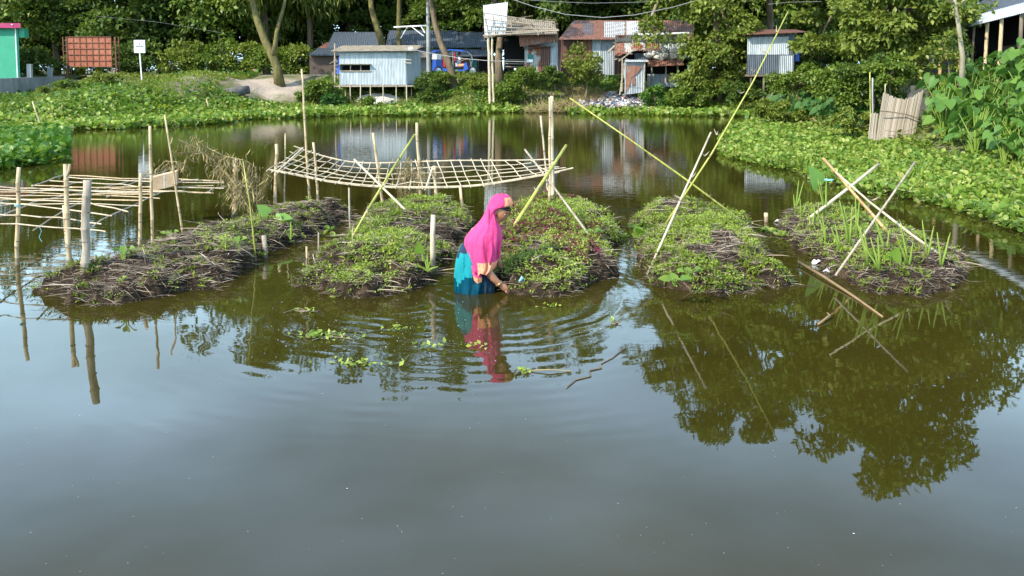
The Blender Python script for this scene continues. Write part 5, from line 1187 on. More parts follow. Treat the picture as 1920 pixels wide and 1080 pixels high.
# fifth bed
S('thick cream stick leaning up to the right over the rightmost bed', (1499, 424), (1648, 308), .025, 'bamboo_white', surf=s5, dY=.6, nodes=0, name='bamboo_stick', cat='stick')
S('orange bamboo stick leaning left from the far side of the rightmost bed', (1666, 437), (1543, 296), .021, 'bamboo_orange', surf=s5, dY=.5, nodes=2, name='bamboo_stick', cat='stick')
S('long pale crooked branch from the right edge of the rightmost bed up to the left', (1782, 490), (1566, 322), .018, 'bamboo_white', surf=s5, dY=.6, r1=.010, nodes=0, name='dry_branch', cat='branch', bend=.10, twigs=2)
S('thin grey stick leaning right across the middle of the rightmost bed', (1577, 502), (1716, 303), .014, 'bamboo_old', surf=s5, dY=.8, nodes=0, name='dry_stick', cat='stick')
# orange pole lying in the water and its broken branch
m = MB(); A = G(1497, 491, .03); B = G(1600, 555, .012); C = G(1655, 594, .004); m.tube([A, A.lerp(B, .5)+Vector((0, 0, .01)), B, C], [.017, .017, .014, .009], 8, wob=.1)
tag(m.build('bamboo_pole', M['bamboo_orange'], origin=A, smooth=True), 'orange bamboo pole lying half sunk in the water before the rightmost bed', 'pole')
m = MB(); A = G(1534, 608, .01); B = G(1556, 592, .03); m.tube([A, B, G(1551, 586, .05)], [.010, .012, .006], 6)
tag(m.build('broken_twig', M['bamboo_orange'], origin=A, smooth=True), 'small orange broken twig floating left of the sunken orange pole', 'twig')
# rail stakes by the reed fence and other thin sticks on banks
S('thin yellow cane standing left of the reed fence', (1632, 215), (1631, 135), .022, 'bamboo_green', Y=25.5, nodes=2, name='green_cane', cat='cane')
S('straight grey pole standing just left of the reed fence', (1636, 212), (1636, 146), .028, 'concrete', Y=25.3, nodes=0, name='thin_pole', cat='pole')
S('short stick poking above the left top corner of the reed fence', (1659, 185), (1660, 157), .014, 'bamboo_white', Y=25.2, nodes=0, name='dry_stick', cat='stick')
S('pale stick leaning left in the hyacinth near the concrete wall', (75, 232), (61, 190), .03, 'bamboo', Y=32, nodes=0, name='dry_stick', cat='stick')
S('short pale stick leaning left on the far bank near the drain pipe', (393, 210), (387, 186), .03, 'bamboo', Y=41, nodes=0, name='dry_stick', cat='stick')

# ------------------------------------------------------------------ reed fence
o = thing('reed_fence', 'pale reed screen fence with a sagging top edge among the plants on the right bank', 'fence', (G(1680, 272).x, 25, 0))
m = MB(); random.seed(9); Yf = 24.6
NSL = 62
for i in range(NSL):
    u = (i+random.uniform(-.2, .2))/NSL; bp = 1628+u*86
    if u < .17: tx, ty = 1634+u*84, 214-random.uniform(0, 3)
    else: k = (u-.17)/.83; tx, ty = 1658+k*75, 175+13*math.sin(math.pi*min(1, k*1.02))**1.2-4*k+random.uniform(-2, 1)
    t_ = D(tx, ty, Yf+.3); b_ = D(bp, 274, Yf-.2); b_.z -= .1; a = 1.25/1600*Yf; q0 = random.uniform(-.01, .01)+.05*math.sin(u*7)
    m.loft([[c+Vector((-a, q0, 0)), c+Vector((0, q0-.012, 0)), c+Vector((a, q0, 0)), c+Vector((0, q0+.014, 0))] for c in (b_, b_.lerp(t_, .5)+Vector((0, .04, 0)), t_)])
t = NT('reed'); g = t.n('ShaderNodeNewGeometry'); c = t.ramp(g.outputs['Random Per Island'], [(0, (.19,.15,.11,1)), (.5, (.29,.25,.19,1)), (1, (.40,.35,.27,1))]); c = t.mix(t.math('MULTIPLY', t.noise(t.coord((2, 2, .8)), 3, 5), .6), c, (.22,.18,.14,1)); M['reed'] = t.base(c, .85, .2)
m.build('reed_panel', M['reed'], o)
m = MB(); pts = [D(x, y, Yf-.02) for x, y in ((1650, 208), (1672, 210), (1698, 214), (1722, 222))]; m.tube(pts, .017, 6); m.build('tie_rail', M['timber'], o)
m = MB(); pts = [D(x, y, Yf-.16) for x, y in ((1660, 245), (1690, 248), (1722, 240))]; m.tube(pts, .007, 5); m.build('tie_cord', M['timber'], o)

# ------------------------------------------------------------------ left flat trellis of split bamboo
o = thing('bamboo_trellis', 'flat trellis of many thin split bamboo sticks on stakes over the water at the left', 'trellis', (G(160, 505).x, 11, 0))
random.seed(3); zt = 1.02
def T_(px, py, z=.53): return G(px, py, z)
def stick(pts, r, mat, par, name, z=.53, jz=.0):
    m = MB(); P = [T_(x, y, z+random.uniform(-jz, jz)) for x, y in pts]
    Q = []; 
    for i in range(len(P)-1):
        for k in range(3): Q.append(P[i].lerp(P[i+1], k/3)+Vector((random.gauss(0, .006), random.gauss(0, .006), random.gauss(0, .006))))
    Q.append(P[-1]); m.tube(Q, r, 6, wob=.08); return m.build(name, M[mat], par)
ZT = .53
rails = [[(-40, 425), (0, 419), (100, 425), (160, 430), (198, 434)], [(-40, 398), (10, 403), (110, 408), (190, 420)], [(-40, 378), (40, 383), (120, 392), (210, 405)], [(-60, 386), (30, 383), (150, 381), (260, 386)],
         [(-40, 368), (60, 376), (160, 378), (240, 397)], [(-40, 378), (20, 375), (140, 372), (270, 376)], [(-40, 360), (60, 361), (180, 366), (300, 372)], [(-40, 357), (60, 357), (200, 359), (340, 360), (395, 361)],
         [(30, 355), (150, 352), (280, 357), (400, 362)], [(60, 346), (180, 352), (300, 352), (400, 348)], [(95, 339), (200, 345), (290, 350), (420, 353)], [(120, 331), (220, 338), (300, 341), (420, 343)],
         [(130, 329), (230, 334), (340, 336), (420, 341)], [(340, 338), (420, 339)], [(-40, 350), (60, 352), (160, 358), (260, 362)], [(-40, 366), (40, 368), (150, 366), (290, 364)]]
for pts in rails: stick(pts, random.uniform(.0065, .0095), 'bamboo' if random.random() < .4 else 'bamboo_white', o, 'cross_stick', ZT, .02)
for pts in [[(-40, 425), (0, 406), (60, 380), (160, 362), (258, 336)], [(62, 430), (110, 400), (152, 378)], [(172, 424), (230, 393), (290, 365), (322, 357)], [(60, 350), (95, 336), (122, 327)], [(150, 372), (230, 350), (325, 315)],
            [(200, 370), (300, 345), (372, 336)], [(20, 376), (100, 352), (180, 335)], [(385, 362), (405, 352), (420, 348)]]: stick(pts, random.uniform(.009, .012), 'bamboo_old', o, 'long_runner', ZT-.02, .01)
m = MB(); A = T_(74, 425, ZT); m.tube([A, A+Vector((.02, 0, -.05)), A+Vector((-.01, 0, -.12)), A+Vector((.02, 0, -.17))], .003, 5)
A = D(33, 386, G(32, 497).y)
for k in range(3): m.tube([A+Vector((.03*math.cos(t), .03*math.sin(t), k*.008)) for t in np.linspace(0, 6.28, 10)], .004, 5)
m.build('tie_cord', M['cord'], o)
# cardboard box lying on it
o = thing('cardboard_box', 'torn brown cardboard box lying on the left trellis', 'box', T_(306, 353, ZT))
c = T_(308, 350, ZT+.02); m = MB()
def bx_(u, v, w): return c+Vector((u*.20*math.cos(.3)-v*.13*math.sin(.3), u*.08+v*.13, w*.10+u*.045+.09))
ring = lambda u, s=1.0: [bx_(u, -s, -s), bx_(u, s, -s), bx_(u, s, s), bx_(u, -s, s)]
m.loft([ring(-.75), ring(-.1), ring(.9)]); m.build('carton', M['cardboard'], o)
m = MB(); m.quad(bx_(-.76, -1, -1), bx_(-1.35, -1.1, -1.3), bx_(-1.3, .3, -1.5), bx_(-.76, .3, -1)); m.quad(bx_(-.76, .3, -1), bx_(-1.3, .3, -1.5), bx_(-1.35, -1.1, -1.34), bx_(-.76, -1, -1.04)); m.build('flap', M['cardboard'], o)
m = MB(); m.loft([ring(.02, 1.015), ring(.12, 1.015)], cap=False); m.build('tape', M['sand'], o)
# dry leafy branch hanging on the thick post
o = thing('dry_branch', 'straggling dry grass and bamboo leaves hanging over the post right of the cardboard box', 'branch', G(441, 402)); random.seed(12)
Yd = G(441, 402).y-.15; m = MB(); LP = []
for pts in [[(335, 262), (370, 278), (405, 305), (440, 345), (468, 392)], [(365, 258), (385, 275), (420, 292), (455, 300), (480, 325), (482, 360)], [(395, 310), (420, 320), (440, 340), (460, 350)], [(290, 322), (310, 302), (335, 304), (346, 315)],
            [(335, 287), (365, 285), (400, 292), (436, 297)], [(440, 330), (465, 365), (500, 380)], [(420, 300), (438, 335), (450, 372)], [(455, 305), (475, 330), (470, 378)]]:
    P = [D(x, y, Yd+random.uniform(-.3, .3)) for x, y in pts]; m.tube(P, [.008-.004*i/len(P) for i in range(len(P))], 5)
    for i in range(len(P)-1):
        for _ in range(26): q = P[i].lerp(P[i+1], random.random()); LP.append((q.x+random.gauss(0, .05), q.y+random.gauss(0, .08), q.z+random.gauss(0, .05)))
for _ in range(240): q = D(random.gauss(455, 22), random.gauss(355, 28), Yd+random.uniform(-.3, .3)); LP.append(tuple(q))
m.build('stems', M['dry'], o)
THIN_V = [(0,0,0), (.045,.45,.03), (0,1,-.15), (-.045,.45,.03)]
rng = np.random.default_rng(4); P = np.array(LP); n = len(P); d = rng.normal(size=(n, 3))*np.array([.5, .4, .3])+np.array([-.15, 0, -.9])
V, Fc = scat(THIN_V, LONG_F, P, orient(norm(d), norm(rng.normal(size=(n, 3)))), rng.uniform(.09, .2, n)*np.ones(n)); link_mesh('leaves', np_mesh('leaves', V, Fc), M['dry'], o)
# ------------------------------------------------------------------ curved hammock-like trellis
o = thing('curved_trellis', 'long sagging trellis of pale bamboo lattice hung between stakes over the water', 'trellis', (G(780, 400).x, 14.5, 0))
Yn = 13.6
topc = [(551, 274), (575, 283), (610, 294), (650, 303), (690, 306), (740, 305), (790, 303), (850, 301), (900, 301), (960, 301), (1030, 299)]
botc = [(503, 318), (530, 322), (570, 330), (620, 340), (680, 347), (730, 350), (790, 351), (850, 350), (900, 347), (950, 339), (1030, 325), (1075, 315)]
def cv(c, t):
    t = t*(len(c)-1); i = min(int(t), len(c)-2); f = t-i; return c[i][0]*(1-f)+c[i+1][0]*f, c[i][1]*(1-f)+c[i+1][1]*f
def net(t, s):  # s: 0 = far top rail, 1 = near bottom rail
    a = cv(topc, t); b_ = cv(botc, t); x = a[0]*(1-s)+b_[0]*s; y = a[1]*(1-s)+b_[1]*s+5*math.sin(math.pi*s)*.4
    return D(x, y, Yn+.9*(1-s)-.1)
for s_, n_ in ((0, 'top_rail'), (1, 'bottom_rail')):
    m = MB(); m.tube([net(t, s_) for t in np.linspace(0, 1, 24)], .013, 6, wob=.1); m.build(n_, M['bamboo_white'], o)
m = MB(); m.tube([net(t, .97)+Vector((0, -.03, -.02)) for t in np.linspace(0.02, .95, 24)], .011, 6, wob=.1); m.build('bottom_rail', M['bamboo_white'], o)
for s_ in (.22, .42, .62, .82):
    m = MB(); m.tube([net(t, s_)+Vector((0, random.gauss(0, .01), random.gauss(0, .01))) for t in np.linspace(.01, random.uniform(.93, 1), 22)], .008, 5, wob=.15); m.build('long_slat', M['bamboo_white'], o)
for k in range(26):
    t = .02+k/26*.95+random.uniform(-.006, .006); sl = .05*(1 if t < .55 else .6); m = MB()
    m.tube([net(min(1, max(0, t+sl*(.5-s_))), s_)+Vector((0, -.02, .012*math.sin(s_*9+k))) for s_ in np.linspace(-.05, 1.06, 8)], .008, 5, wob=.15); m.build('cross_slat', M['bamboo_white'], o)
m = MB(); m.tube([D(520, 322, Yn-.1), D(568, 277, Yn+.6)], .014, 6); m.build('end_slat', M['bamboo_white'], o)
for sx in ((797, 357, 812, 312),): m = MB(); m.tube([D(sx[0], sx[1], Yn), D(sx[2], sx[3], Yn+.2)], .015, 6); m.build('brace', M['bamboo_white'], o)
# dry grass caught on the trellis
random.seed(8); P = []; m = MB()
o = thing('dry_grass_tuft', 'tuft of dry straggling grass caught on the middle of the curved trellis', 'grass tuft', G(765, 400))
for k in range(46):
    a = D(random.gauss(768, 14), random.uniform(365, 392), Yn+.3); b_ = D(random.gauss(768, 18), random.uniform(288, 330), Yn+.2); mid = a.lerp(b_, .5)+Vector((random.gauss(0, .08), random.gauss(0, .08), 0)); m.tube([a, mid, b_], [.005, .004, .002], 4)
    for _ in range(5): q = mid.lerp(b_, random.random()); P.append(tuple(q))
m.build('stems', M['dry'], o)
P = np.array(P); n = len(P); d = rng.normal(size=(n, 3))*[.6, .4, .3]+[0, 0, -.6]; V, Fc = scat(THIN_V, LONG_F, P, orient(norm(d), norm(rng.normal(size=(n, 3)))), rng.uniform(.07, .16, n)); link_mesh('leaves', np_mesh('leaves', V, Fc), M['dry'], o)
# ------------------------------------------------------------------ the woman bending over the bed (profile to the right, turned a little to the camera)
YW = 8.72
def Q(px, py, y=0.0): q = D(px, py, YW); return Vector((q.x, YW+y, q.z))
K = 1600/YW                          # pixels per metre there
o = thing('person', 'woman in pink headscarf and turquoise sari, hip deep in water, bending to the bed', 'person', Q(893, 551))
m = MB()
# torso, neck, arms, legs: one blended surface
m.tube([Q(884, 560, .0), Q(886, 520, .0), Q(888, 490), Q(895, 462), Q(905, 440), Q(915, 428)], [.16, .165, .14, .13, .135, .08], 16, flat=.95)
m.tube([Q(912, 436), Q(926, 420), Q(936, 405)], [.065, .05, .05], 12)
for y in (-.09, .09): m.tube([Q(884, 535, y), Q(888, 575, y), Q(886, 640, y)], [.11, .085, .06], 10); m.tube([Q(886, 638, y), Q(902, 645, y)], [.055, .035], 8)
# near (right-hand side of picture) arm reaching down to the bed
m.tube([Q(904, 440, -.15), Q(906, 470, -.20), Q(913, 497, -.21), Q(926, 513, -.20), Q(939, 526, -.19)], [.062, .052, .045, .038, .027], 12)
# far arm, mostly hidden under the scarf
m.tube([Q(908, 438, .15), Q(922, 470, .2), Q(935, 500, .18), Q(946, 524, .12)], [.058, .046, .038, .027], 10)
def fhand(wr, d, up, pts, thumb, s=1.0):
    wr = Vector(wr); d = Vector(d).normalized(); side = d.cross(Vector(up)).normalized()
    m.tube([wr, wr+d*.03*s, wr+d*.062*s, wr+d*.085*s], [.025*s, .031*s, .033*s, .028*s], 10, flat=.6)
    for i, (o_, l) in enumerate(((-.027, .070), (-.009, .078), (.009, .073), (.025, .058))):
        p = wr+d*.078*s+side*o_*s; a = d.copy(); n_ = side.cross(d).normalized(); P = [p]
        for k in range(3): a = (a-n_*pts[i][k]).normalized(); p = p+a*l*s*(.42, .33, .25)[k]; P.append(p)
        m.tube(P, [.0095*s, .0090*s, .0082*s, .0068*s], 8)
    p = wr+d*.025*s-side*.024*s; n_ = side.cross(d).normalized()
    m.tube([p, p+(d*.7-side*.8-n_*.5).normalized()*.034*s, p+(d*.7-side*.8-n_*.5).normalized()*.034*s+(d-n_*thumb).normalized()*.03*s], [.013*s, .011*s, .008*s], 8)
wr = Q(938, 525, -.19)
fhand(wr, (.80, .12, -.58), (.45, -.75, .45), [(.25, .45, .5), (.3, .5, .55), (.35, .55, .5), (.4, .6, .5)], .8, 1.12)
fhand(Q(946, 524, .12), (.75, -.25, -.6), (.4, .6, .5), [(.3, .5, .5)]*4, .8)
# head: skull plus a modelled face, looking down to the right and slightly to the camera
HC = Q(937.5, 396, .0); fd = Vector((.80, -.42, -.42)).normalized(); ud = (Vector((.30, -.05, 1))-fd*Vector((.30, -.05, 1)).dot(fd)).normalized(); sd_ = fd.cross(ud).normalized()
def Hh(f, u, s_=0.0): return HC+fd*f+ud*u+sd_*s_
HR = [];
for i in range(25):
    t = math.pi*(.01+.98*i/24); ring = []
    for j in range(32):
        a = 2*math.pi*j/32; q = Vector((math.sin(t)*math.cos(a), math.sin(t)*math.sin(a), math.cos(t)))
        f, s_, u = q.x*.098, q.y*.074, q.z*.118
        if q.x > 0:                                        # face side
            fr = q.x**1.5
            if u < -.02: s_ *= 1-.42*min(1, (-u-.02)/.09); f += .004
            f -= .006*fr
            f += .021*math.exp(-(s_/.010)**2)*math.exp(-((u+.018)/.014)**2)*fr      # nose tip
            f += .011*math.exp(-(s_/.009)**2)*math.exp(-((u-.008)/.020)**2)*fr      # bridge
            f -= .009*math.exp(-((abs(s_)-.031)/.014)**2)*math.exp(-((u-.005)/.012)**2)*fr   # eye sockets
            f += .005*math.exp(-((u-.026)/.010)**2)*math.exp(-(s_/.05)**2)*fr      # brow
            f += .007*math.exp(-(s_/.020)**2)*math.exp(-((u+.052)/.008)**2)*fr     # lips
            f += .008*math.exp(-(s_/.022)**2)*math.exp(-((u+.090)/.016)**2)*fr     # chin
            f += .004*math.exp(-((abs(s_)-.038)/.018)**2)*math.exp(-((u+.022)/.020)**2)*fr    # cheeks
        ring.append(Hh(f, u, s_))
    HR.append(ring)
m.loft(HR[::-1])
m.tube([Hh(-.01, -.06), Hh(-.06, -.13), Q(918, 428)], [.055, .055, .06], 10)
for s_ in (-.074, .074): m.ball(Hh(-.008, -.012, s_), (.012, .012, .028), 8, 6)
bd = m.build('body', M['skin'], o, smooth=True)
md = bd.modifiers.new('remesh', 'REMESH'); md.mode = 'VOXEL'; md.voxel_size = .0045; md.use_smooth_shade = True
sm = bd.modifiers.new('smooth', 'SMOOTH'); sm.iterations = 2; sm.factor = .5
def add(name, mat, fn, parent=None, smooth=True):
    global m; m = MB(); fn(); return m.build(name, M[mat], parent or o, smooth=smooth)
for s_ in (-.031, .031):
    add('eye', 'eye_white', lambda: m.ball(Hh(.079, .004, s_), .0125, 10, 8)); add('iris', 'black_paint', lambda: m.ball(Hh(.0855, .000, s_), .0075, 8, 6))
    add('eyelid', 'skin', lambda: m.ball(Hh(.0785, .008, s_), (.0145, .0145, .011), 10, 8))
    add('eyebrow', 'black_cloth', lambda: m.tube([Hh(.091, .024, s_*.5), Hh(.089, .029, s_*1.0), Hh(.074, .024, s_*1.6)], [.0022, .0035, .0018], 6))
add('lips', 'lip', lambda: (m.tube([Hh(.086, -.054, -.019), Hh(.0955, -.050, 0), Hh(.086, -.054, .019)], [.002, .0042, .002], 6), m.tube([Hh(.084, -.057, -.016), Hh(.093, -.059, 0), Hh(.084, -.057, .016)], [.002, .0045, .002], 6)))
# hair and black head band
def ringh(u, k, sc=1.0, n=28, back=-.3, f0=0.0): return [Hh(math.cos(a)*.106*k*sc+f0, u+math.cos(a)*.012, math.sin(a)*.084*k*sc) for a in [2*math.pi*j/n for j in range(n)]]
add('hair', 'black_cloth', lambda: m.loft([[Hh(math.cos(a)*r*.100-.020-(.03 if u < .03 else 0), u+.03*math.cos(a)*(u > .03), math.sin(a)*r*.079) for a in [2*math.pi*j/24 for j in range(24)]] for u, r in ((-.03, .97), (.02, 1.03), (.045, 1.02), (.08, .88), (.11, .60), (.126, .2))]))
add('head_band', 'black_cloth', lambda: m.loft([ringh(.046, .94), ringh(.048, .965), ringh(.058, .96), ringh(.061, .93)], cap=False))
# headscarf: stacked folds from crown to hem
SR = [  # y, left px, right px, half depth, y-offset, open-face
 (363, 936, 944, .02, 0), (365, 928, 952, .055, 0), (369, 923, 957, .085, 0), (375, 919.5, 960, .100, 0), (381, 917, 961.5, .106, 0), (386, 914.5, 961.5, .110, 0), (388, 914, 938, .112, .01), (396, 911, 931.5, .115, .01), (402, 908, 931.5, .122, .015), (409, 904, 931, .130, .01),
 (416, 899, 934.5, .150, .0), (424, 891.5, 938, .178, 0), (432, 883, 940.5, .205, 0), (440, 875.5, 941.5, .225, 0), (448, 871.8, 941, .235, 0), (456, 871.5, 940, .238, 0), (465, 873, 938.5, .238, -.005), (474, 876, 936.5, .240, -.01), (483, 880, 934.5, .243, -.015), (491, 884, 932, .246, -.02), (497, 887, 928, .249, -.025), (502, 889, 921, .250, -.03)]
NS = 72
def shawl(lo=0, hi=99, sc=1.0, j0=0, j1=None):
    rg = []
    for i, (py, l, r, dp, yo) in enumerate(SR):
        if not (lo <= i <= hi): continue
        a_ = Q(l, py); b_ = Q(r, py); cx = (a_.x+b_.x)/2; w = (b_.x-a_.x)/2; row = []
        g = min(1, max(0, (i-8)/8))
        for j in range(NS):
            t = 2*math.pi*j/NS; ct, st_ = math.cos(t), math.sin(t)
            e = .86 if i > 10 else 1.0
            x = math.copysign(abs(ct)**e, ct); y = math.copysign(abs(st_)**e, st_)
            fold = 1+g*(.045*math.sin(9*t+i*.16+.8)+.03*math.sin(17*t-i*.23)+.02*math.sin(5*t+i*.3))+.012*math.sin(14*t+i*.5)
            hem = .012*math.sin(7*t+1)*max(0, (i-18)/3)+(-.03*max(0, -st_)*max(0, (i-18)/3)*(1 if ct < -.2 else .2))
            row.append(Vector((cx+x*w*sc*(1+(fold-1)*.5), YW+yo+y*dp*sc*fold, a_.z+hem)))
        rg.append(row)
    return rg
def scarf():
    rg = shawl(); m.loft(rg, cap=False)
    for i in range(len(rg)-1):
        for j in range(NS):
            t = (j+.5)/NS*360-360
            if (2 <= i <= 4 and -68 < t < 8) or (i >= 18 and -112-(i-18)*3 < t < -12): m.m[i*NS+j] = 1
    m.f.append(tuple(range(NS))); m.m.append(0)
sh = add('headscarf', 'pink', scarf); sh.data.materials.append(M['trim'])
sh.data.polygons.foreach_set('material_index', m.m)
md = sh.modifiers.new('solid', 'SOLIDIFY'); md.thickness = .006; md.offset = 0
ss = sh.modifiers.new('sub', 'SUBSURF'); ss.levels = 1; ss.render_levels = 1
def corner():
    A = [Q(886, 488, -.235), Q(896, 494, -.262), Q(903, 500, -.262), Q(887, 500, -.236), Q(897, 506, -.262), Q(905, 508, -.25), Q(890, 514, -.225), Q(897, 519, -.235), Q(904, 517, -.23)]
    for i in range(2):
        for j in range(2): a = i*3+j; m.quad(A[a], A[a+3], A[a+4], A[a+1])
cn = add('scarf_corner', 'pink', corner, sh); md = cn.modifiers.new('solid', 'SOLIDIFY'); md.thickness = .01
def corner2():
    A = [Q(889, 506, -.245), Q(897, 510, -.268), Q(905.5, 509, -.255), Q(891, 516, -.232), Q(897.5, 521, -.242), Q(904.5, 518, -.236)]
    for j in range(2): m.quad(A[j], A[j+3], A[j+4], A[j+1])
add('corner_border', 'trim', corner2, sh)
# loose drape fold at the front of the neck
add('neck_fold', 'pink', lambda: (m.tube([Q(924, 398, -.09), Q(927, 415, -.10), Q(933, 432, -.12), Q(937, 455, -.14), Q(936, 478, -.17)], [.012, .020, .024, .020, .010], 10, flat=.7), m.tube([Q(916, 388, -.10), Q(915, 408, -.125), Q(920, 432, -.18), Q(922, 462, -.235), Q(920, 486, -.25)], [.008, .015, .020, .018, .010], 10, flat=.7)), sh)
# sari skirt
SK = [(455, 868, 884, .07, .02), (462, 863, 893, .12, .02), (470, 859, 903, .17, .01), (480, 855.5, 912, .20, 0), (492, 853.5, 918, .215, 0), (505, 852.5, 921, .22, 0), (511, 852.2, 922, .221, 0), (517, 852, 923, .222, 0), (523, 851.8, 922.5, .222, 0), (530, 851.5, 922, .222, 0), (541, 851, 919, .222, 0), (550, 851, 915, .222, 0), (570, 853, 912, .21, 0), (600, 858, 910, .2, 0)]
def skirt(sel, sc=1.0):
    rg = []
    for i in sel:
        py, l, r, dp, yo = SK[i]; a_ = Q(l, py); b_ = Q(r, py); cx = (a_.x+b_.x)/2; w = (b_.x-a_.x)/2; row = []
        for j in range(NS):
            t = 2*math.pi*j/NS; g = min(1, i/3); fold = 1+g*(.045*math.sin(11*t+i*.22)+.03*math.sin(23*t-i*.3)+.02*math.sin(6*t+i))
            row.append(Vector((cx+math.cos(t)*w*sc*(1+(fold-1)*.7), YW+yo+math.sin(t)*dp*sc*fold, a_.z+.008*math.sin(5*t)*(i == 7))))
        rg.append(row)
    m.loft(rg, cap=False)
NR = len(SK)
sk = add('sari', 'teal', lambda: skirt(range(0, NR))); ss = sk.modifiers.new('sub', 'SUBSURF'); ss.levels = 1; ss.render_levels = 1
sk.data.materials.append(M['navy']); sk.data.materials.append(M['teal_wet']); mi = [0]*len(sk.data.polygons)
for i in range(NR-1):
    for j in range(NS):
        t = (j+.5)/NS*360; wl = 6.3+1.3*math.sin(t*.06+1)+.5*math.sin(t*.15)
        if i > wl: mi[i*NS+j] = 2
        if (i <= 1 and 190 < t < 285 and (i == 0 or t < 262)) or (176 < t < 194 and 1 < i < 7) or (i == 2 and 194 <= t < 214): mi[i*NS+j] = 1
sk.data.polygons.foreach_set('material_index', mi)
add('navy_fold', 'navy', lambda: (m.tube([Q(902, 500, -.12), Q(909, 515, -.13), Q(914, 532, -.12), Q(914, 556, -.10)], [.05, .075, .08, .07], 14, flat=.9), m.tube([Q(906, 505, -.19), Q(911, 522, -.2), Q(915, 545, -.17)], [.012, .02, .016], 8)), sk)
c = Q(935.5, 522.5, -.192); ax = (Q(939, 526, -.19)-Q(926, 513, -.20)).normalized(); u_ = ax.cross(Vector((0, 1, 0))).normalized(); v_ = ax.cross(u_)
add('bangle', 'gold', lambda: m.tube([c+(u_*math.cos(t)+v_*math.sin(t))*.037 for t in np.linspace(0, 2*math.pi, 20)], .0042, 6))
# ------------------------------------------------------------------ plants on the beds and in the channels
def leafset(par, base, leaves, mat, name='leaves', tv=HEART_V, tf=HEART_F, stem=.006):
    # leaves: (offset xyz, size, direction, up)
    P = np.array([[base.x+l[0][0], base.y+l[0][1], base.z+l[0][2]] for l in leaves]); V, Fc = scat(tv, tf, P, orient(norm(np.array([l[2] for l in leaves], float)), norm(np.array([l[3] for l in leaves], float))), np.array([l[1] for l in leaves]))
    link_mesh(name, np_mesh(name, V, Fc), M[mat], par, smooth=True)
    m = MB()
    for l in leaves: q = base+Vector(l[0]); m.tube([base+Vector((l[0][0]*.05, l[0][1]*.05, -.03)), base+Vector((l[0][0]*.35, l[0][1]*.35, l[0][2]*.6)), q], [stem*1.4, stem, stem*.6], 6)
    m.build('stalks', M['shoot'], par)
p = on(s1, 512, 424); o = thing('taro_plant', 'young taro with three large pale green leaves on the leftmost bed', 'taro', p)
leafset(o, p, [((-.07, 0, .17), .18, (-.5, -.2, .5), (.2, -1, .5)), ((.03, 0, .13), .15, (.4, -.3, -.3), (0, -1, .4)), ((.09, .02, .12), .17, (.9, 0, -.1), (0, -.6, 1))], 'pale_leaf')
for (px, py, dx, h, s_, lb) in ((448, 470, -.02, .20, .11, 'single heart leaf seedling near the green cane on the leftmost bed'), (232, 488, 0, .18, .12, 'small leafy vine seedling behind the tip of the leftmost bed'), (318, 448, 0, .14, .13, 'leafy seedling at the back edge of the leftmost bed under the leaning stake')):
    p = on(s1, px, py); o = thing('seedling', lb, 'seedling', p)
    leafset(o, p, [((dx, 0, h*.8), s_*.7, (.2, -.3, -1), (0, -1, .3)), ((dx+.06, .02, h*.7), s_*.5, (.9, -.2, .1), (0, -.8, .8)), ((dx-.07, .02, h*.6), s_*.45, (-.9, -.2, .1), (0, -.8, .8))], 'hyacinth')
p = on(s1, 545, 448); o = thing('taro_shoot', 'pair of thin yellow taro stalks at the near edge of the leftmost bed', 'taro', p); m = MB()
m.tube([p, p+Vector((.01, 0, .15)), p+Vector((0, 0, .22))], [.016, .012, .004], 6); m.tube([p, p+Vector((-.05, -.04, .12)), p+Vector((-.12, -.05, .02))], [.010, .008, .003], 6); m.tube([p, p+Vector((.04, 0, .06)), p+Vector((.09, -.03, .05))], [.008, .006, .003], 6); m.build('stalks', M['shoot'], o)
p = on(s2, 802, 508); o = thing('taro_shoot', 'yellow green taro shoot at the foot of the white stake on the second bed', 'taro', p); m = MB()
for dx, h in ((-.05, .16), (.0, .22), (.05, .13), (.11, .05), (-.12, .06)): m.tube([p, p+Vector((dx*.4, -.01, h*.6)), p+Vector((dx, -.02, h))], [.013, .010, .003], 6)
m.build('stalks', M['shoot'], o)
leafset(o, p+Vector((-.04, -.02, .14)), [((-.03, 0, .06), .12, (-.2, -.2, .9), (-.3, -1, .2))], 'hyacinth', 'leaf')
p = on(s2, 630, 466, .02); o = thing('yellow_leaf', 'yellow withered leaf at the left edge of the second bed', 'leaf', p)
leafset(o, p, [((0, -.02, .03), .14, (.7, -.5, .2), (0, -1, .7)), ((-.05, -.02, .02), .10, (-.7, -.3, -.1), (0, -1, .6))], 'leaf_yellow', 'blade', stem=.004)
for (sf, px, py, h, s_, lb) in ((s3, 1108, 446, .12, .16, 'pale blue green seedling beside the twisted stick on the third bed'), (s4, 1265, 530, .06, .20, 'broad leaved plant at the near left corner of the fourth bed'), (s4, 1292, 522, .12, .13, 'round leaved seedling just right of the broad leaved plant on the fourth bed')):
    p = on(sf, px, py); o = thing('seedling', lb, 'seedling', p)
    leafset(o, p, [((math.cos(a)*.07, math.sin(a)*.04-.03, h*(.6+.4*math.sin(a*2)**2)), s_*.5, (math.cos(a), math.sin(a)*.5-.3, .1), (0, -.6, 1)) for a in (0.3, 1.6, 2.9, 4.2, 5.4)], 'hyacinth')
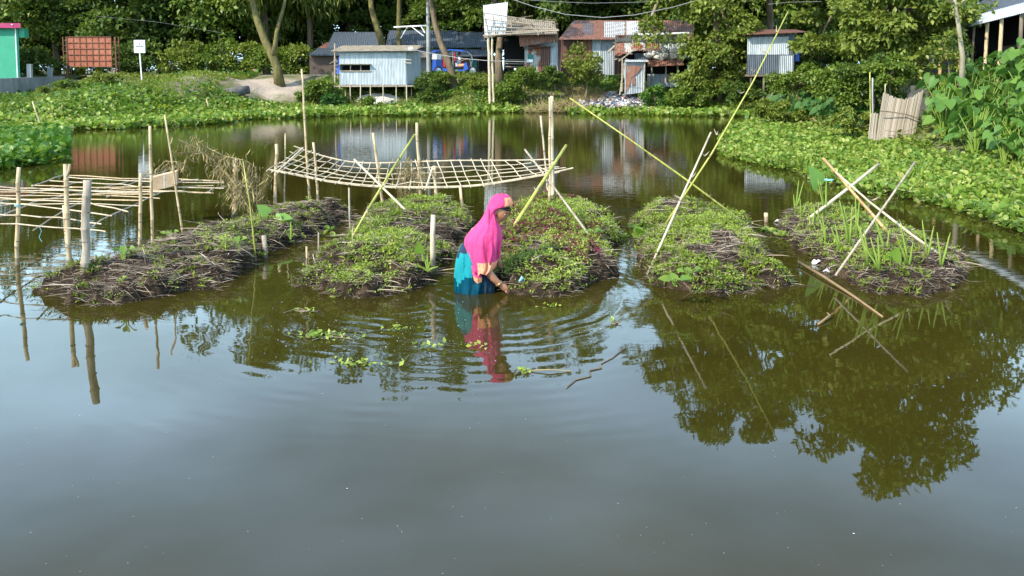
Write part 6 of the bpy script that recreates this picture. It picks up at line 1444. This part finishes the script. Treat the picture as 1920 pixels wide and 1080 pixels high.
# water lettuce in the channel between third and fourth bed, and others
def lettuce(label, pts, size=.13, n=9, mat='hyacinth'):
    b = G(*pts[0]); o = thing('water_lettuce', label, 'floating plant', b); rng = np.random.default_rng(int(pts[0][0])); P = []; d = []; S = []
    for (x, y) in pts:
        c = G(x, y, .01)
        for k in range(n):
            a = rng.uniform(0, 6.28); P.append((c.x+math.cos(a)*.02, c.y+math.sin(a)*.02, .02)); d.append((math.cos(a), math.sin(a), rng.uniform(.1, 1.3))); S.append(size*rng.uniform(.6, 1.2))
    n_ = len(P); V, Fc = scat(ROUND_V, ROUND_F, np.array(P), orient(norm(np.array(d)), norm(rng.normal(size=(n_, 3))*.2+[0, -.2, 1])), np.array(S)); link_mesh('leaves', np_mesh('leaves', V, Fc), M[mat], o)
lettuce('bright yellow green water lettuce filling the channel between the third and fourth beds', [(1195, 432), (1212, 420), (1205, 446), (1222, 438)], .16)
lettuce('pale floating leaves at the right edge of the third bed', [(1155, 440), (1166, 446), (1148, 452)], .10)
lettuce('small floating plants just left of the rightmost bed', [(1445, 438), (1464, 444), (1425, 436)], .10)
lettuce('low green floating plants in the channel between the first and second beds', [(618, 432), (605, 440), (628, 445)], .07, 8)
lettuce('single green floating sprout before the near edge of the rightmost bed', [(1771, 535)], .10, 6)
lettuce('clump of floating seedling with round leaf left of the ripples', [(592, 628), (586, 634)], .05, 7)
# upright taro shoots of the rightmost bed
GS = 'upright taro shoots planted on the rightmost bed'
SHOOT = [((1490, 398), [(1498, 338), (1507, 340), (1488, 365)], 'tall narrow pair of shoots at the far left corner of the rightmost bed'), ((1502, 408), [(1500, 372), (1512, 380)], 'short shoot beside the tall pair at the far left corner of the rightmost bed'),
 ((1532, 428), [(1526, 385), (1535, 378)], 'shoot crossing the middle of the thick cream stick'), ((1547, 408), [(1538, 340), (1533, 335), (1550, 330)], 'thick shoot carrying the large pale leaf on the rightmost bed'),
 ((1549, 455), [(1537, 410), (1541, 402)], 'stout short shoot left of centre on the rightmost bed'), ((1592, 460), [(1582, 385), (1598, 383), (1574, 375)], 'tall cluster of shoots at the centre of the rightmost bed'),
 ((1575, 472), [(1558, 425), (1566, 420)], 'leaning thin shoot at the near left of the rightmost bed'), ((1627, 492), [(1607, 415), (1620, 430), (1612, 425)], 'long leaning shoot crossing the thin grey stick'),
 ((1648, 505), [(1632, 445), (1646, 440), (1620, 462)], 'three pronged shoot near the front centre of the rightmost bed'), ((1660, 478), [(1645, 420), (1640, 410), (1668, 428)], 'thick pale shoot right of the thin grey stick'),
 ((1703, 500), [(1688, 417), (1680, 440), (1712, 455)], 'tall forked shoot right of centre on the rightmost bed'), ((1738, 482), [(1729, 412), (1751, 424)], 'V shaped pair of shoots touching the crooked branch'),
 ((1764, 500), [(1757, 435), (1782, 436)], 'V shaped pair of shoots at the right end of the rightmost bed'), ((1605, 440), [(1604, 365), (1612, 372)], 'thin far shoot behind the orange bamboo stick'), ((1520, 435), [(1516, 400), (1528, 395)], 'small far shoot under the lower end of the cream stick')]
for (b_, tips, lb) in SHOOT:
    p = on(s5, *b_); o = thing('taro_shoot', lb, 'taro', p, GS)
    for tx, ty in tips:
        t_ = D(tx, ty, p.y+random.uniform(-.05, .05)); m = MB(); m.tube([p+Vector((0, 0, -.03)), p.lerp(t_, .4)+Vector((.006, 0, 0)), p.lerp(t_, .8), t_], [.015, .012, .008, .003], 7); m.build('stalk', M['shoot'], o, smooth=True)
p = on(s5, 1547, 408); o = thing('taro_leaf', 'large pale triangular taro leaf rising at the far side of the rightmost bed', 'leaf', p)
leafset(o, p, [((-.10, .02, .46), .32, (-.45, -.2, .8), (.3, -1, .5))], 'pale_leaf', 'blade')
p = on(s5, 1668, 500); o = thing('taro_leaf', 'low upright young taro leaf at the front of the rightmost bed', 'leaf', p)
leafset(o, p, [((.0, -.02, .03), .20, (.35, -.1, .9), (-.2, -1, .2))], 'hyacinth', 'blade')
# blue plastic scrap on a stick, white scraps
c = D(1549, 337, 12.4); p = on(s5, 1549, 405)
o = thing('blue_plastic_plate', 'light blue scalloped plastic plate held flat above the rightmost bed', 'plate', c); m = MB()
for k in range(5):
    a = k*1.257; m.ball((c.x+math.cos(a)*.06, c.y+math.sin(a)*.06, c.z), (.05, .05, .010), 12, 6)
m.ball(c, (.07, .07, .014), 14, 6); md_ = m.build('plate', M['cord'], o); mm = MB(); mm.tube([(c.x, c.y, .1), (c.x, c.y, c.z)], .008, 6); mm.build('stick', M['shoot'], o)
def scrap(label, px, py, s_, mat, surf=None, name='plastic_scrap'):
    p = on(surf, px, py) if surf else G(px, py, .01); random.seed(int(px)); m = MB()
    ring = lambda z, k: [Vector((p.x+math.cos(a)*s_*k*(1+.4*math.sin(3*a+px)), p.y+math.sin(a)*s_*k*.8, p.z+z+.02*math.sin(2*a+px)+.01)) for a in [2*math.pi*j/10 for j in range(10)]]
    m.loft([ring(0, 1), ring(.012, .95), ring(.022, .4)]); tag(m.build(name, M[mat], origin=p, smooth=True), label, 'scrap')
scrap('crumpled pale blue plastic scrap at the left edge of the rightmost bed', 1530, 494, .05, 'white_plastic')
scrap('flat white plastic scrap in the water just below the pale blue scrap', 1552, 511, .05, 'white_plastic')
scrap('tiny light blue scrap on the third bed beside the woman\'s hand', 978, 527, .022, 'cord', s3)
scrap('bright blue plastic bag scrap in the weeds of the far bank', 521, 199, .22, 'blue_plastic')
scrap('white scrap on the top of the third bed', 1060, 384, .05, 'white_plastic', s3)
scrap('small pale scrap at the far left of the rightmost bed', 1457, 417, .04, 'white_plastic', s5)
scrap('small blue scrap on the grass below the white notice sign', 257, 156, .25, 'cord', None)
# floating bits near the ripples
def floater(label, px, py, n, w, seed, twig=True):
    p = G(px, py, .004); rng = np.random.default_rng(seed); o = thing('floating_weed', label, 'floating weed', p)
    P = np.column_stack([p.x+rng.normal(size=n)*w, p.y+rng.normal(size=n)*w*.35, rng.uniform(.0, .03, n)]); d = rng.normal(size=(n, 3)); d[:, 2] = np.abs(d[:, 2])*.5
    V, Fc = scat(LEAF_V, LEAF_F, P, orient(norm(d), norm(rng.normal(size=(n, 3))*.4+[0, -.1, 1])), rng.uniform(.025, .06, n)); link_mesh('leaves', np_mesh('leaves', V, Fc), M['weed'], o)
    if twig:
        for k in range(3): m = MB(); a = rng.uniform(-w, w); m.tube([(p.x+a-w, p.y+rng.normal()*.05, .006), (p.x+a, p.y+rng.normal()*.05, .018), (p.x+a+w*1.2, p.y+rng.normal()*.04, .004)], .0045, 5); m.build('twig', M['timber'], o)
floater('brown twigs with a green tip floating in the ripples left of the woman', 572, 584, 14, .10, 1)
floater('long green weed raft floating at the outer ripple', 612, 632, 60, .13, 2)
floater('small green sprig floating between two ripple rings', 747, 618, 24, .05, 3, False)
floater('pale star shaped sprig floating below the ripples', 803, 650, 26, .06, 4, False)
floater('thin row of green bits floating at the tree reflection edge', 690, 682, 34, .16, 5, False)
floater('green bits floating left of the thin row', 648, 684, 16, .10, 6, False)
floater('small weed with a long stalk floating right of the pink reflection', 985, 697, 26, .05, 7)
floater('sprigs floating on the pink reflection of the scarf', 893, 650, 18, .05, 8, False)
floater('yellowish weed floating right of the woman at the third bed', 1028, 575, 14, .05, 9, False)
floater('dark twig scrap floating right of the weed with the long stalk', 1155, 606, 4, .03, 10)
m = MB(); pts = [(1062, 727), (1080, 712), (1108, 705), (1105, 695), (1128, 690), (1125, 683), (1150, 670), (1172, 652)]; m.tube([G(x, y, .004) for x, y in pts], .006, 5)
tag(m.build('crooked_twig', M['timber'], origin=G(1062, 727)), 'thin crooked black twig floating in open water right of the woman\'s reflection', 'twig')
m = MB(); A = G(992, 695, .006); m.tube([A, G(1030, 693, .02), G(1070, 696, .005)], .005, 5); tag(m.build('floating_stalk', M['dry'], origin=A), 'long pale stalk floating at the weed right of the pink reflection', 'stalk')
# specks of pollen, foam and bits on the open water
rng = np.random.default_rng(77); n = 170
px = rng.uniform(0, 1920, n); py = 560+rng.uniform(0, 1, n)**.8*515; P = np.array([tuple(G(a, b_, .003)) for a, b_ in zip(px, py)]); d = rng.normal(size=(n, 3)); d[:, 2] = 0
V, Fc = scat(LEAF_V, LEAF_F, P, orient(norm(d), norm(rng.normal(size=(n, 3))*.12+[0, 0, 1])), rng.uniform(.003, .008, n)*np.where(rng.uniform(0, 1, n) < .06, 1.8, 1))
tag(link_mesh('floating_specks', np_mesh('floating_specks', V, Fc), M['litter']), 'tiny pale specks and bits scattered over the open water', 'debris', None, 'stuff')
n = 420; px = rng.normal(740, 150, n); py = np.clip(rng.normal(618, 34, n), 566, 700); P = np.array([tuple(G(a, b_, .003)) for a, b_ in zip(px, py)]); d = rng.normal(size=(n, 3)); d[:, 2] = 0
V, Fc = scat(LEAF_V, LEAF_F, P, orient(norm(d), norm(rng.normal(size=(n, 3))*.12+[0, 0, 1])), rng.uniform(.003, .012, n))
tag(link_mesh('foam_specks', np_mesh('foam_specks', V, Fc), M['white_plastic']), 'foam specks drifting in the ripples left of the woman', 'foam', None, 'stuff')
def wet(name, label, pxs, seed, n, size, mat):
    rng = np.random.default_rng(seed); P = []
    for _ in range(n): a, b_ = pxs[rng.integers(len(pxs))]; q = G(a+rng.normal()*14, b_+rng.normal()*5, .004); P.append(tuple(q))
    d = rng.normal(size=(n, 3)); d[:, 2] = 0; V, Fc = scat(STRAW_V, STRAW_F, np.array(P), orient(norm(d), norm(rng.normal(size=(n, 3))*.3+[0, 0, 1])), rng.uniform(.4, 1.2, n)*size)
    tag(link_mesh(name, np_mesh(name, V, Fc), M[mat]), label, 'debris', None, 'stuff')
wet('floating_straw', 'broken straw and twigs floating in the channels between the beds', [(560, 450), (620, 430), (600, 465), (850, 470), (845, 440), (870, 430), (1190, 470), (1195, 455), (1440, 440), (1460, 470), (110, 530), (180, 492), (230, 470)], 5, 420, .16, 'straw')
# ------------------------------------------------------------------ overhead cables
def cable(label, pts, r=.02):
    P = [D(*p) for p in pts]; Q_ = []
    for i in range(len(P)-1):
        for k in range(8): Q_.append(P[i].lerp(P[i+1], k/8))
    Q_.append(P[-1]); m = MB(); m.tube(Q_, r, 5); tag(m.build('overhead_cable', M['cable'], origin=P[0]), label, 'cable')
cable('thick cable sagging above the rusty house roof', [(940, -8, 44), (1000, 12, 44), (1060, 27, 44), (1130, 33, 44), (1190, 28, 44), (1260, 14, 44), (1330, -6, 44)], .016)
cable('thin cable running above the sagging cable across the dark wood', [(960, -2, 46), (1040, 3, 46), (1110, 6, 46), (1200, 4, 46), (1300, -3, 46)], .008)
cable('thin wire from the stilt shed roof corner to the raised hut posts', [(778, 94, 48.5), (820, 102, 48), (870, 110, 47.2), (918, 114, 46.4), (985, 116, 46.4)], .016)
cable('very thin wire sloping across the trees at the upper left', [(180, 30, 52), (300, 42, 52), (420, 62, 52)], .004)
cable('pale wire at the top right near the tip of the long green rod', [(1440, 8, 40), (1480, 4, 40), (1540, 3, 40)], .009)
